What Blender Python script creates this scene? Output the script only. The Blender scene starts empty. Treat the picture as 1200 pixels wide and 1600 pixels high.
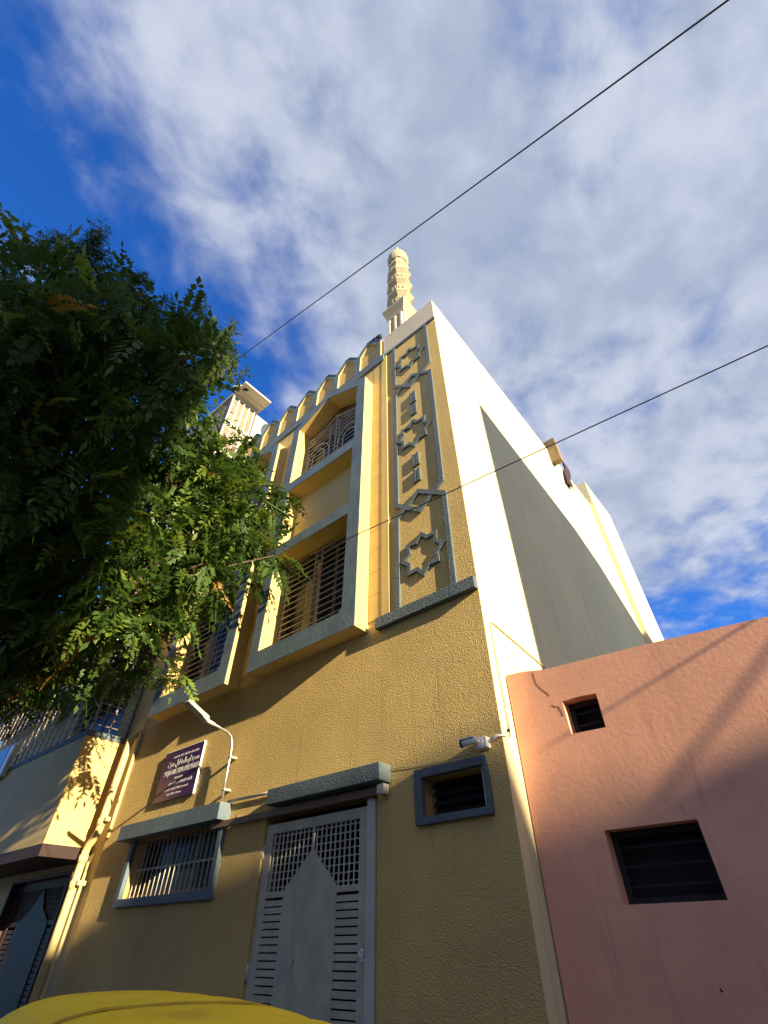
import bpy, bmesh, math, random
import numpy as np
from mathutils import Vector, Matrix
from mathutils.geometry import tessellate_polygon

# ---------------------------------------------------------------- camera
S = bpy.context.scene
COL = S.collection
cam_d = bpy.data.cameras.new('camera')
cam = bpy.data.objects.new('camera', cam_d)
COL.objects.link(cam)
S.camera = cam
cam_d.sensor_fit = 'HORIZONTAL'
cam_d.sensor_width = 36.0
cam_d.lens = 36.0 * 745.1 / 1200.0
cam_d.clip_start = 0.05
cam_d.clip_end = 2000
PITCH, ROLL, HEAD = math.radians(42.62), math.radians(-0.2295), math.radians(40.236)
fw = Vector((-math.sin(HEAD) * math.cos(PITCH), math.cos(HEAD) * math.cos(PITCH), math.sin(PITCH)))
rt = Vector((math.cos(HEAD), math.sin(HEAD), 0))
up = rt.cross(fw)
rt, up = rt * math.cos(ROLL) + up * math.sin(ROLL), up * math.cos(ROLL) - rt * math.sin(ROLL)
M3 = Matrix((rt, up, -fw)).transposed()
cam.matrix_world = Matrix.Translation((2.0465, -4.0, 1.6)) @ M3.to_4x4()

# ---------------------------------------------------------------- sun, sky, exposure
SUN_DIR = Vector((-7.5, 1.0, -2.15)).normalized()
SUN_STRENGTH = 4.5
SKY_STRENGTH = 0.05
EXPOSURE = 1.75
sun_d = bpy.data.lights.new('sun', 'SUN')
sun_d.energy = SUN_STRENGTH
sun_d.angle = math.radians(0.5)
sun_d.color = (1.0, 0.86, 0.54)
sun = bpy.data.objects.new('sun', sun_d)
COL.objects.link(sun)
sun.rotation_euler = SUN_DIR.to_track_quat('-Z', 'Y').to_euler()
sun.location = (20, -5, 20)

W = bpy.data.worlds.new('World')
S.world = W
W.use_nodes = True
nt = W.node_tree
nt.nodes.clear()


def N(t, kind, **kw):
    n = t.nodes.new(kind)
    for k, v in kw.items():
        if k.startswith('i_'):
            key = k[2:]
            n.inputs[int(key) if key.isdigit() else key].default_value = v
        else:
            setattr(n, k, v)
    return n


def L(t, a, b):
    t.links.new(a, b)


def math_node(t, op, a, b=None, clamp=False):
    n = t.nodes.new('ShaderNodeMath')
    n.operation = op
    n.use_clamp = clamp
    for i, v in enumerate((a, b)):
        if v is None:
            continue
        if isinstance(v, (int, float)):
            n.inputs[i].default_value = v
        else:
            t.links.new(v, n.inputs[i])
    return n.outputs[0]


def map_range(t, v, a, b, c, d, smooth=True):
    n = t.nodes.new('ShaderNodeMapRange')
    n.interpolation_type = 'SMOOTHSTEP' if smooth else 'LINEAR'
    t.links.new(v, n.inputs[0])
    for i, x in enumerate((a, b, c, d)):
        n.inputs[1 + i].default_value = x
    return n.outputs[0]


sky = N(nt, 'ShaderNodeTexSky', sky_type='NISHITA', sun_disc=False)
sky.sun_elevation = math.asin(-SUN_DIR.z)
sky.sun_rotation = math.atan2(-SUN_DIR.x, -SUN_DIR.y)
sky.air_density, sky.dust_density, sky.ozone_density = 1.0, 0.3, 3.0
hs = N(nt, 'ShaderNodeHueSaturation')
hs.inputs['Saturation'].default_value = 1.2
hs.inputs['Value'].default_value = 1.0
L(nt, sky.outputs[0], hs.inputs['Color'])
tc = N(nt, 'ShaderNodeTexCoord')
sep = N(nt, 'ShaderNodeSeparateXYZ')
L(nt, tc.outputs['Generated'], sep.inputs[0])
zc = math_node(nt, 'MAXIMUM', sep.outputs[2], 0.07)
pxx = math_node(nt, 'DIVIDE', sep.outputs[0], zc)
pyy = math_node(nt, 'DIVIDE', sep.outputs[1], zc)
comb = N(nt, 'ShaderNodeCombineXYZ')
L(nt, pxx, comb.inputs[0])
L(nt, pyy, comb.inputs[1])
mp = N(nt, 'ShaderNodeMapping')
mp.inputs['Rotation'].default_value = (0, 0, math.radians(-28))
mp.inputs['Scale'].default_value = (1.2, 1.0, 1)
mp.inputs['Location'].default_value = (3.1, 1.7, 0)
L(nt, comb.outputs[0], mp.inputs[0])
n1 = N(nt, 'ShaderNodeTexNoise', i_Scale=2.6, i_Detail=9.0, i_Roughness=0.5, i_Distortion=0.2)
L(nt, mp.outputs[0], n1.inputs['Vector'])
n2 = N(nt, 'ShaderNodeTexNoise', i_Scale=6.5, i_Detail=10.0, i_Roughness=0.56, i_Distortion=0.2)
L(nt, mp.outputs[0], n2.inputs['Vector'])
n3 = N(nt, 'ShaderNodeTexNoise', i_Scale=1.7, i_Detail=4.0, i_Roughness=0.5)
L(nt, mp.outputs[0], n3.inputs['Vector'])
edge = math_node(nt, 'ADD', pxx, math_node(nt, 'MULTIPLY', pyy, 0.35))
bias = map_range(nt, edge, -0.78, -0.12, -0.20, 0.17)
bias2 = map_range(nt, pyy, 1.3, 2.1, 0.0, -0.22)
cov = math_node(nt, 'ADD', math_node(nt, 'MULTIPLY', n1.outputs[0], 0.55), math_node(nt, 'MULTIPLY', n2.outputs[0], 0.45))
cov = math_node(nt, 'ADD', cov, math_node(nt, 'ADD', bias, bias2))
dens = map_range(nt, cov, 0.35, 0.68, 0.0, 0.98)
shade = math_node(nt, 'ADD', math_node(nt, 'MULTIPLY', n2.outputs[0], 0.5), math_node(nt, 'MULTIPLY', n3.outputs[0], 0.5))
shade = map_range(nt, shade, 0.38, 0.62, 0.0, 1.0)
cmix = N(nt, 'ShaderNodeMix', data_type='RGBA')
L(nt, shade, cmix.inputs['Factor'])
CLK = 1.22
cmix.inputs['A'].default_value = (2.05 * CLK, 2.4 * CLK, 3.15 * CLK, 1)
cmix.inputs['B'].default_value = (3.1 * CLK, 3.35 * CLK, 4.0 * CLK, 1)
wmix = N(nt, 'ShaderNodeMix', data_type='RGBA')
L(nt, dens, wmix.inputs['Factor'])
tint = N(nt, 'ShaderNodeMix', data_type='RGBA', blend_type='MULTIPLY')
tint.inputs['Factor'].default_value = 1.0
tint.inputs['B'].default_value = (0.62, 1.10, 1.85, 1)
L(nt, hs.outputs[0], tint.inputs['A'])
L(nt, tint.outputs['Result'], wmix.inputs['A'])
L(nt, cmix.outputs['Result'], wmix.inputs['B'])
bg = N(nt, 'ShaderNodeBackground')
bg.inputs['Strength'].default_value = SKY_STRENGTH
L(nt, wmix.outputs['Result'], bg.inputs['Color'])
wo = N(nt, 'ShaderNodeOutputWorld')
L(nt, bg.outputs[0], wo.inputs['Surface'])

S.view_settings.view_transform = 'Standard'
S.view_settings.look = 'None'
S.view_settings.gamma = 1.0
S.view_settings.use_curve_mapping = False
S.view_settings.exposure = EXPOSURE
S.render.engine = 'CYCLES'

# ---------------------------------------------------------------- materials
MATS = {}


def mat(name, color, rough=0.75, var=0.12, vscale=1.3, bump=0.0, bscale=40.0, bkind='noise',
        metal=0.0, spec=0.5, stain=0.0, stain_col=(0.1, 0.08, 0.05), streak=False, drip=0.0, drip_col=(0.3, 0.2, 0.1)):
    """Painted / plastered surface: colour variation, fine relief, stains with a shape of their own."""
    m = bpy.data.materials.new(name)
    m.use_nodes = True
    t = m.node_tree
    b = t.nodes['Principled BSDF']
    b.inputs['Roughness'].default_value = rough
    b.inputs['Metallic'].default_value = metal
    b.inputs['Specular IOR Level'].default_value = spec
    geo = N(t, 'ShaderNodeNewGeometry')
    nz = N(t, 'ShaderNodeTexNoise', i_Scale=vscale, i_Detail=7.0, i_Roughness=0.62)
    L(t, geo.outputs['Position'], nz.inputs['Vector'])
    f = map_range(t, nz.outputs[0], 0.3, 0.7, 0.0, 1.0)
    mx = N(t, 'ShaderNodeMix', data_type='RGBA')
    c = color
    mx.inputs['A'].default_value = (c[0] * (1 - var), c[1] * (1 - var), c[2] * (1 - var * 0.8), 1)
    mx.inputs['B'].default_value = (min(1, c[0] * (1 + var)), min(1, c[1] * (1 + var)), min(1, c[2] * (1 + var * 0.8)), 1)
    L(t, f, mx.inputs['Factor'])
    out = mx.outputs['Result']
    if stain > 0:
        mpn = N(t, 'ShaderNodeMapping')
        if streak:
            mpn.inputs['Scale'].default_value = (5.0, 5.0, 0.35)
        L(t, geo.outputs['Position'], mpn.inputs[0])
        ns = N(t, 'ShaderNodeTexNoise', i_Scale=1.1, i_Detail=9.0, i_Roughness=0.7, i_Distortion=0.4)
        L(t, mpn.outputs[0], ns.inputs['Vector'])
        sf = map_range(t, ns.outputs[0], 0.52, 0.74, 0.0, stain)
        m2 = N(t, 'ShaderNodeMix', data_type='RGBA')
        L(t, sf, m2.inputs['Factor'])
        L(t, out, m2.inputs['A'])
        m2.inputs['B'].default_value = (*stain_col, 1)
        out = m2.outputs['Result']
    if drip > 0:
        mpd = N(t, 'ShaderNodeMapping')
        mpd.inputs['Scale'].default_value = (7.0, 7.0, 0.4)
        L(t, geo.outputs['Position'], mpd.inputs[0])
        nd = N(t, 'ShaderNodeTexNoise', i_Scale=1.3, i_Detail=6.0, i_Roughness=0.65, i_Distortion=0.3)
        L(t, mpd.outputs[0], nd.inputs['Vector'])
        df = map_range(t, nd.outputs[0], 0.55, 0.75, 0.0, drip)
        m3 = N(t, 'ShaderNodeMix', data_type='RGBA')
        L(t, df, m3.inputs['Factor'])
        L(t, out, m3.inputs['A'])
        m3.inputs['B'].default_value = (*drip_col, 1)
        out = m3.outputs['Result']
    L(t, out, b.inputs['Base Color'])
    if bump > 0:
        if bkind == 'stucco':
            v = N(t, 'ShaderNodeTexNoise', i_Scale=bscale, i_Detail=2.5, i_Roughness=0.5, i_Distortion=0.0)
            v2 = N(t, 'ShaderNodeTexNoise', i_Scale=bscale * 0.31, i_Detail=2.0, i_Roughness=0.5)
            L(t, geo.outputs['Position'], v.inputs['Vector'])
            L(t, geo.outputs['Position'], v2.inputs['Vector'])
            pk = map_range(t, v.outputs[0], 0.40, 0.72, 0.0, 1.0)
            h = math_node(t, 'ADD', pk, math_node(t, 'MULTIPLY', v2.outputs[0], 0.9))
        elif bkind == 'brush':
            mpn = N(t, 'ShaderNodeMapping')
            mpn.inputs['Scale'].default_value = (1.0, 1.0, 0.35)
            L(t, geo.outputs['Position'], mpn.inputs[0])
            v = N(t, 'ShaderNodeTexNoise', i_Scale=bscale, i_Detail=5.0, i_Roughness=0.6, i_Distortion=1.0)
            L(t, mpn.outputs[0], v.inputs['Vector'])
            h = v.outputs[0]
        else:
            v = N(t, 'ShaderNodeTexNoise', i_Scale=bscale, i_Detail=6.0, i_Roughness=0.6)
            L(t, geo.outputs['Position'], v.inputs['Vector'])
            h = v.outputs[0]
        bn = N(t, 'ShaderNodeBump')
        bn.inputs['Strength'].default_value = 1.0
        bn.inputs['Distance'].default_value = bump
        L(t, h, bn.inputs['Height'])
        L(t, bn.outputs[0], b.inputs['Normal'])
    MATS[name] = m
    return m


OCHRE = (0.575, 0.388, 0.138)
mat('stucco', OCHRE, 0.85, 0.10, 0.9, 0.0064, 70, 'stucco', stain=0.4, stain_col=(0.42, 0.28, 0.105), drip=0.6, drip_col=(0.34, 0.23, 0.09))
mat('smooth_yellow', (0.58, 0.42, 0.16), 0.7, 0.06, 1.2, 0.0025, 22, stain=0.15, stain_col=(0.42, 0.28, 0.08), streak=True)
mat('cladding', (0.58, 0.40, 0.13), 0.7, 0.08, 1.6, 0.002, 26)
mat('blue_grey', (0.105, 0.138, 0.168), 0.75, 0.18, 3.0, 0.005, 30, 'brush', stain=0.3, stain_col=(0.055, 0.065, 0.075))
mat('blue_rough', (0.085, 0.110, 0.128), 0.8, 0.16, 3.0, 0.006, 60, 'stucco')
mat('cream_side', (0.66, 0.575, 0.355), 0.85, 0.06, 0.5, 0.003, 9, stain=0.8, stain_col=(0.44, 0.39, 0.27), streak=True)
mat('beige', (0.50, 0.43, 0.33), 0.85, 0.08, 2.0, 0.003, 30)
mat('pink', (0.72, 0.345, 0.225), 0.88, 0.10, 1.2, 0.0020, 30, stain=0.45, stain_col=(0.56, 0.27, 0.20), drip=0.6, drip_col=(0.47, 0.22, 0.165))
mat('gate_grey', (0.41, 0.365, 0.275), 0.5, 0.14, 4.0, 0.0006, 120, stain=0.45, stain_col=(0.22, 0.17, 0.13), drip=0.3, drip_col=(0.20, 0.13, 0.09))
mat('jamb', (0.46, 0.43, 0.39), 0.6, 0.1, 4.0)
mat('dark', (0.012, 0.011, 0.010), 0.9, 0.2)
mat('interior', (0.10, 0.085, 0.07), 0.9, 0.2)
mat('grille_white', (0.42, 0.38, 0.32), 0.5, 0.12, 6.0)
mat('brown_frame', (0.16, 0.085, 0.05), 0.5, 0.15, 4.0)
mat('maroon', (0.055, 0.018, 0.018), 0.6, 0.15, 3.0)
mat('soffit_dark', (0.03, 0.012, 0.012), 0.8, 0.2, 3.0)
mat('louvre', (0.012, 0.008, 0.008), 0.8, 0.15, 3.0)
mat('gate_dark', (0.040, 0.027, 0.023), 0.6, 0.2, 4.0)
mat('yellow_reflection', (0.42, 0.30, 0.10), 0.8, 0.15, 3.0)
mat('pvc', (0.60, 0.46, 0.22), 0.45, 0.12, 4.0, stain=0.35, stain_col=(0.35, 0.25, 0.12))
mat('steel', (0.45, 0.43, 0.40), 0.35, 0.2, 9.0, metal=0.7, stain=0.35, stain_col=(0.30, 0.14, 0.06))
mat('lamp_white', (0.42, 0.39, 0.34), 0.4, 0.06, 8.0)
mat('white_plastic', (0.74, 0.72, 0.68), 0.4, 0.05)
mat('white_wall', (0.62, 0.58, 0.50), 0.85, 0.06, 0.7, stain=0.3, stain_col=(0.45, 0.40, 0.33), streak=True)
mat('stone_cream', (0.34, 0.285, 0.19), 0.85, 0.12, 3.5, 0.004, 30, stain=0.3, stain_col=(0.30, 0.24, 0.15))
mat('brown_plaster', (0.20, 0.14, 0.09), 0.9, 0.2, 3.0, 0.004, 30)
mat('wire', (0.012, 0.012, 0.016), 0.6, 0.1)
mat('asphalt', (0.055, 0.052, 0.050), 0.9, 0.25, 2.0, 0.006, 80, stain=0.4, stain_col=(0.10, 0.085, 0.065))
mat('concrete', (0.34, 0.31, 0.26), 0.9, 0.15, 2.0, 0.004, 50, stain=0.4, stain_col=(0.14, 0.12, 0.1))
mat('rickshaw_yellow', (0.78, 0.53, 0.02), 0.7, 0.10, 2.5, 0.002, 14, spec=0.2, stain=0.75, stain_col=(0.30, 0.21, 0.04))
mat('rickshaw_seam', (0.45, 0.30, 0.02), 0.7, 0.2, 5.0)
mat('rickshaw_green', (0.03, 0.11, 0.05), 0.4, 0.1)
mat('rubber', (0.02, 0.02, 0.02), 0.8, 0.2)
mat('cloth_purple', (0.030, 0.010, 0.028), 0.9, 0.7, 9.0)
mat('doll', (0.55, 0.25, 0.12), 0.8, 0.2)
mat('bark', (0.085, 0.060, 0.045), 0.95, 0.3, 8.0, 0.01, 40)
mat('twig', (0.13, 0.085, 0.065), 0.9, 0.3, 8.0)
mat('grille_tan', (0.30, 0.24, 0.18), 0.6, 0.2, 5.0)
mat('tower_screen', (0.20, 0.155, 0.11), 0.7, 0.2, 2.0)
mat('house_a', (0.60, 0.52, 0.40), 0.9, 0.1, 0.6, 0.003, 20, stain=0.3, streak=True)
mat('house_b', (0.58, 0.45, 0.34), 0.9, 0.1, 0.6, 0.003, 20, stain=0.3, streak=True)
mat('house_c', (0.52, 0.50, 0.45), 0.9, 0.1, 0.6, 0.003, 20, stain=0.3, streak=True)
mat('sign_blue', (0.08, 0.20, 0.55), 0.4, 0.05)
mat('sign_white', (0.80, 0.80, 0.80), 0.4, 0.03)
mat('sign_text', (0.50, 0.47, 0.52), 0.5, 0.02)

# glass: dark glossy pane
m = mat('glass', (0.012, 0.012, 0.013), 0.2, 0.1, spec=0.12)

# printed board: purple that fades to brown on its left and lower side, a shadow painted in
m = bpy.data.materials.new('sign_print_shaded')
m.use_nodes = True
t = m.node_tree
b = t.nodes['Principled BSDF']
b.inputs['Roughness'].default_value = 0.55
b.inputs['Specular IOR Level'].default_value = 0.2
geo = N(t, 'ShaderNodeNewGeometry')
sp = N(t, 'ShaderNodeSeparateXYZ')
L(t, geo.outputs['Position'], sp.inputs[0])
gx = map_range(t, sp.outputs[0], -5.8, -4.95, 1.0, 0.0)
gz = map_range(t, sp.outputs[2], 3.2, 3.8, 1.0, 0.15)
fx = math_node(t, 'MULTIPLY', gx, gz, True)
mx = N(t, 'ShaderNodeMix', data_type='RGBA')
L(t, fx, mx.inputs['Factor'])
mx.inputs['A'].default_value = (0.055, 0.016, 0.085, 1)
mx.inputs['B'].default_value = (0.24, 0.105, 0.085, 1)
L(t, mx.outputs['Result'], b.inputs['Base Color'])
MATS['sign_print_shaded'] = m

# leaves: own colour per frond, thin translucent blades
m = bpy.data.materials.new('leaf')
m.use_nodes = True
t = m.node_tree
t.nodes.clear()
o = N(t, 'ShaderNodeOutputMaterial')
at_ = N(t, 'ShaderNodeAttribute', attribute_name='tint')
pb = N(t, 'ShaderNodeBsdfPrincipled')
pb.inputs['Roughness'].default_value = 0.5
pb.inputs['Specular IOR Level'].default_value = 0.35
tr = N(t, 'ShaderNodeBsdfTranslucent')
L(t, at_.outputs['Color'], pb.inputs['Base Color'])
L(t, at_.outputs['Color'], tr.inputs['Color'])
ms = N(t, 'ShaderNodeMixShader')
ms.inputs[0].default_value = 0.40
L(t, pb.outputs[0], ms.inputs[1])
L(t, tr.outputs[0], ms.inputs[2])
L(t, ms.outputs[0], o.inputs['Surface'])
MATS['leaf'] = m


# ---------------------------------------------------------------- mesh helpers
class MB:
    def __init__(self):
        self.v, self.f, self.smooth = [], [], []

    def add(self, vs, fs, smooth=False):
        o = len(self.v)
        self.v += [tuple(p) for p in vs]
        self.f += [tuple(i + o for i in f) for f in fs]
        self.smooth += [smooth] * len(fs)
        return self

    def box(self, x0, x1, y0, y1, z0, z1):
        vs = [(x, y, z) for z in (z0, z1) for y in (y0, y1) for x in (x0, x1)]
        return self.add(vs, [(0, 2, 3, 1), (4, 5, 7, 6), (0, 1, 5, 4), (2, 6, 7, 3), (0, 4, 6, 2), (1, 3, 7, 5)])

    def slab(self, outer, holes, y0, y1):
        """flat plate with outline and holes given in (x, z), from y0 (front) to y1 (back)"""
        loops = [outer] + list(holes)
        flat = [p for lp in loops for p in lp]
        n = len(flat)
        tris = tessellate_polygon([[Vector((p[0], p[1], 0)) for p in lp] for lp in loops])
        vs = [(p[0], y0, p[1]) for p in flat] + [(p[0], y1, p[1]) for p in flat]
        fs = []
        for tri in tris:
            a, b_, c = [flat[i] for i in tri]
            area = (b_[0] - a[0]) * (c[1] - a[1]) - (c[0] - a[0]) * (b_[1] - a[1])
            tri = tuple(tri) if area > 0 else tuple(reversed(tri))
            fs.append(tri)
            fs.append(tuple(i + n for i in reversed(tri)))
        o = 0
        for k, lp in enumerate(loops):
            m_ = len(lp)
            ar = sum(lp[i][0] * lp[(i + 1) % m_][1] - lp[(i + 1) % m_][0] * lp[i][1] for i in range(m_))
            ccw = ar > 0
            for i in range(m_):
                j = (i + 1) % m_
                q = (o + i, o + i + n, o + j + n, o + j)
                if (k == 0) != ccw:
                    q = tuple(reversed(q))
                fs.append(q)
            o += m_
        return self.add(vs, fs)

    def tube(self, pts, r, seg=8, r1=None, caps=True):
        pts = [Vector(p) for p in pts]
        n = len(pts)
        prev = None
        vs = []
        for i, p in enumerate(pts):
            d = (pts[min(i + 1, n - 1)] - pts[max(i - 1, 0)]).normalized()
            if prev is None:
                a = d.orthogonal().normalized()
            else:
                a = (prev - d * prev.dot(d)).normalized()
            prev = a
            b_ = d.cross(a)
            rr = r if r1 is None else r + (r1 - r) * i / max(1, n - 1)
            if isinstance(r, (list, tuple)):
                rr = r[i]
            for k in range(seg):
                th = 2 * math.pi * k / seg
                vs.append(p + (a * math.cos(th) + b_ * math.sin(th)) * rr)
        fs = []
        for i in range(n - 1):
            for k in range(seg):
                k2 = (k + 1) % seg
                fs.append((i * seg + k, i * seg + k2, (i + 1) * seg + k2, (i + 1) * seg + k))
        self.add(vs, fs, True)
        if caps:
            o = len(self.v) - len(vs)
            self.f.append(tuple(o + k for k in reversed(range(seg))))
            self.f.append(tuple(o + (n - 1) * seg + k for k in range(seg)))
            self.smooth += [False, False]
        return self

    def lathe(self, prof, c, seg=8, rot=0.0, smooth=False):
        """profile [(r, z)] turned about the vertical through c=(x, y)"""
        vs, fs = [], []
        n = len(prof)
        for r, z in prof:
            for k in range(seg):
                th = rot + 2 * math.pi * k / seg
                vs.append((c[0] + r * math.cos(th), c[1] + r * math.sin(th), z))
        for i in range(n - 1):
            for k in range(seg):
                k2 = (k + 1) % seg
                fs.append((i * seg + k, i * seg + k2, (i + 1) * seg + k2, (i + 1) * seg + k))
        fs.append(tuple(reversed(range(seg))))
        fs.append(tuple((n - 1) * seg + k for k in range(seg)))
        return self.add(vs, fs, smooth)

    def build(self, name, material, parent=None, bevel=0.0):
        me = bpy.data.meshes.new(name)
        me.from_pydata(self.v, [], self.f)
        me.polygons.foreach_set('use_smooth', self.smooth)
        me.materials.append(MATS[material])
        me.update()
        o = bpy.data.objects.new(name, me)
        COL.objects.link(o)
        if parent is not None:
            o.parent = parent
        if bevel > 0:
            bv = o.modifiers.new('edge', 'BEVEL')
            bv.width = bevel
            bv.segments = 2
            bv.limit_method = 'ANGLE'
            bv.angle_limit = math.radians(40)
        return o


def thing(name, label, cat, loc=(0, 0, 0), group=None):
    o = bpy.data.objects.new(name, None)
    COL.objects.link(o)
    o.empty_display_size = 0.2
    o['label'] = label
    o['category'] = cat
    if group:
        o['group'] = group
    return o


def tag(o, label, cat, group=None):
    o['label'] = label
    o['category'] = cat
    if group:
        o['group'] = group
    return o


def struct(o):
    o['kind'] = 'structure'
    return o


def rect(x0, x1, z0, z1):
    return [(x0, z0), (x1, z0), (x1, z1), (x0, z1)]


def house(x0, x1, z0, zs, za):
    return [(x0, z0), (x1, z0), (x1, zs), ((x0 + x1) / 2, za), (x0, zs)]


def band(pts, w):
    """outline of a mitred strip along an open polyline in (x, z)"""
    P = [Vector((p[0], p[1])) for p in pts]
    left, right = [], []
    for i, p in enumerate(P):
        if i == 0:
            d = (P[1] - P[0]).normalized()
            nrm = Vector((-d.y, d.x))
            off = nrm * w / 2
        elif i == len(P) - 1:
            d = (P[-1] - P[-2]).normalized()
            off = Vector((-d.y, d.x)) * w / 2
        else:
            d0 = (P[i] - P[i - 1]).normalized()
            d1 = (P[i + 1] - P[i]).normalized()
            n0, n1_ = Vector((-d0.y, d0.x)), Vector((-d1.y, d1.x))
            mvec = (n0 + n1_).normalized()
            off = mvec * (w / 2 / max(0.35, mvec.dot(n0)))
        left.append(tuple(p + off))
        right.append(tuple(p - off))
    return left + right[::-1]


def copy_child(src, parent, loc=(0, 0, 0)):
    c = src.copy()
    COL.objects.link(c)
    c.parent = parent
    c.location = loc
    return c

# ---------------------------------------------------------------- ground
GZ = -0.25
g = MB().add([(-300, -300, GZ), (300, -300, GZ), (300, 300, GZ), (-300, 300, GZ)], [(0, 1, 2, 3)]).build('ground', 'concrete')
struct(g)
g = MB().add([(-60, -7.0, GZ + .004), (29.5, -7.0, GZ + .004), (29.5, -0.75, GZ + .004), (-60, -0.75, GZ + .004)], [(0, 1, 2, 3)]).build('road', 'asphalt')
struct(g)
pv = MB().box(-40, 29, -0.75, 0.28, GZ - .05, GZ + .12).build('pavement', 'concrete', bevel=.015)
struct(pv)

# ---------------------------------------------------------------- mosque: shell
mq = thing('mosque_building', 'tall ochre mosque with blue grey framed bays, star reliefs and a small minaret', 'mosque')
XL = -7.05
gate_hole = rect(-3.12, -1.44, GZ + .1, 2.74)
vent_hole = rect(-0.90, -0.215, 2.46, 2.775)
win_hole = rect(-6.0, -3.93, 2.11, 2.78)
lower = [(XL, GZ), (-0.002, GZ), (-0.002, 10.92), (-1.42, 10.92), (-1.42, 4.5), (XL, 4.5)]
MB().slab(lower, [gate_hole, vent_hole, win_hole], 0.0, 0.25).build('front_wall', 'stucco', mq)
MB().box(-1.30, -0.003, -0.012, 0.2, 10.925, 11.67).build('tower_parapet', 'beige', mq)
MB().box(-1.30, 0.004, -0.025, 0.02, 10.86, 10.922).build('tower_string_course', 'blue_grey', mq)
MB().box(-0.25, 0.0, 0.002, 8.2, GZ, 11.672).build('side_wall', 'cream_side', mq)
MB().box(-3.0, 0.11, 8.2, 10.3, GZ, 12.6).build('rear_block', 'cream_side', mq)
MB().box(XL, XL + .25, 0.26, 10.3, GZ, 10.9).build('left_wall', 'cream_side', mq)
MB().box(XL + .25, -3.0, 10.0, 10.25, GZ, 10.9).build('back_wall', 'cream_side', mq)
MB().box(XL + .25, -0.25, 0.25, 10.0, 10.55, 10.75).build('roof', 'concrete', mq)
MB().box(XL + .25, -0.25, 0.9, 10.0, 3.7, 3.85).build('floor_slab', 'interior', mq)
MB().box(XL + .25, -0.25, 3.0, 3.1, GZ, 10.5).build('inner_wall', 'interior', mq)

# bays -----------------------------------------------------------------
YB = -0.254
BAYS = [(-3.74, -1.61), (-6.40, -4.25)]
Z0, ZS, ZA = 4.53, 10.12, 10.62
upper = [(XL, 4.5), (-1.42, 4.5), (-1.42, 10.72), (XL, 10.72)]
bay_holes = [house(a + .06, b_ - .06, Z0 + .06, ZS - .06, ZA - .06) for a, b_ in BAYS]
MB().slab(upper, bay_holes, 0.004, 0.25).build('upper_wall', 'smooth_yellow', mq)

# cladding panels with open joints, on both sides of each bay and above
def cladding(x0, x1, z0, z1, step, off=0.0):
    z = z0 + off
    while z < z1 - 0.05:
        zt = min(z + step - 0.007, z1)
        MB().box(x0, x1, -0.012, 0.003, z, zt).build('cladding_panel', 'cladding', mq)
        z += step


for x0, x1 in ((-1.60, -1.375), (-4.24, -3.75), (-7.04, -6.41)):
    cladding(x0, x1, 4.66, 10.70, 0.372, 0.0)
# panels over the bay tops
for a, b_ in BAYS:
    for z in np.arange(10.2, 10.66, 0.17):
        MB().box(b_ - .46, b_, -0.010, 0.003, z, z + 0.163).build('cladding_panel', 'cladding', mq)
        MB().box(a, a + .46, -0.010, 0.003, z, z + 0.163).build('cladding_panel', 'cladding', mq)
MB().box(-1.37, -1.24, -0.022, 0.002, 4.64, 10.86).build('pilaster_strip', 'smooth_yellow', mq, .004)


def bar_proto(name, parent, material, dims):
    return MB().box(*dims).build(name, material, parent)


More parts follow.
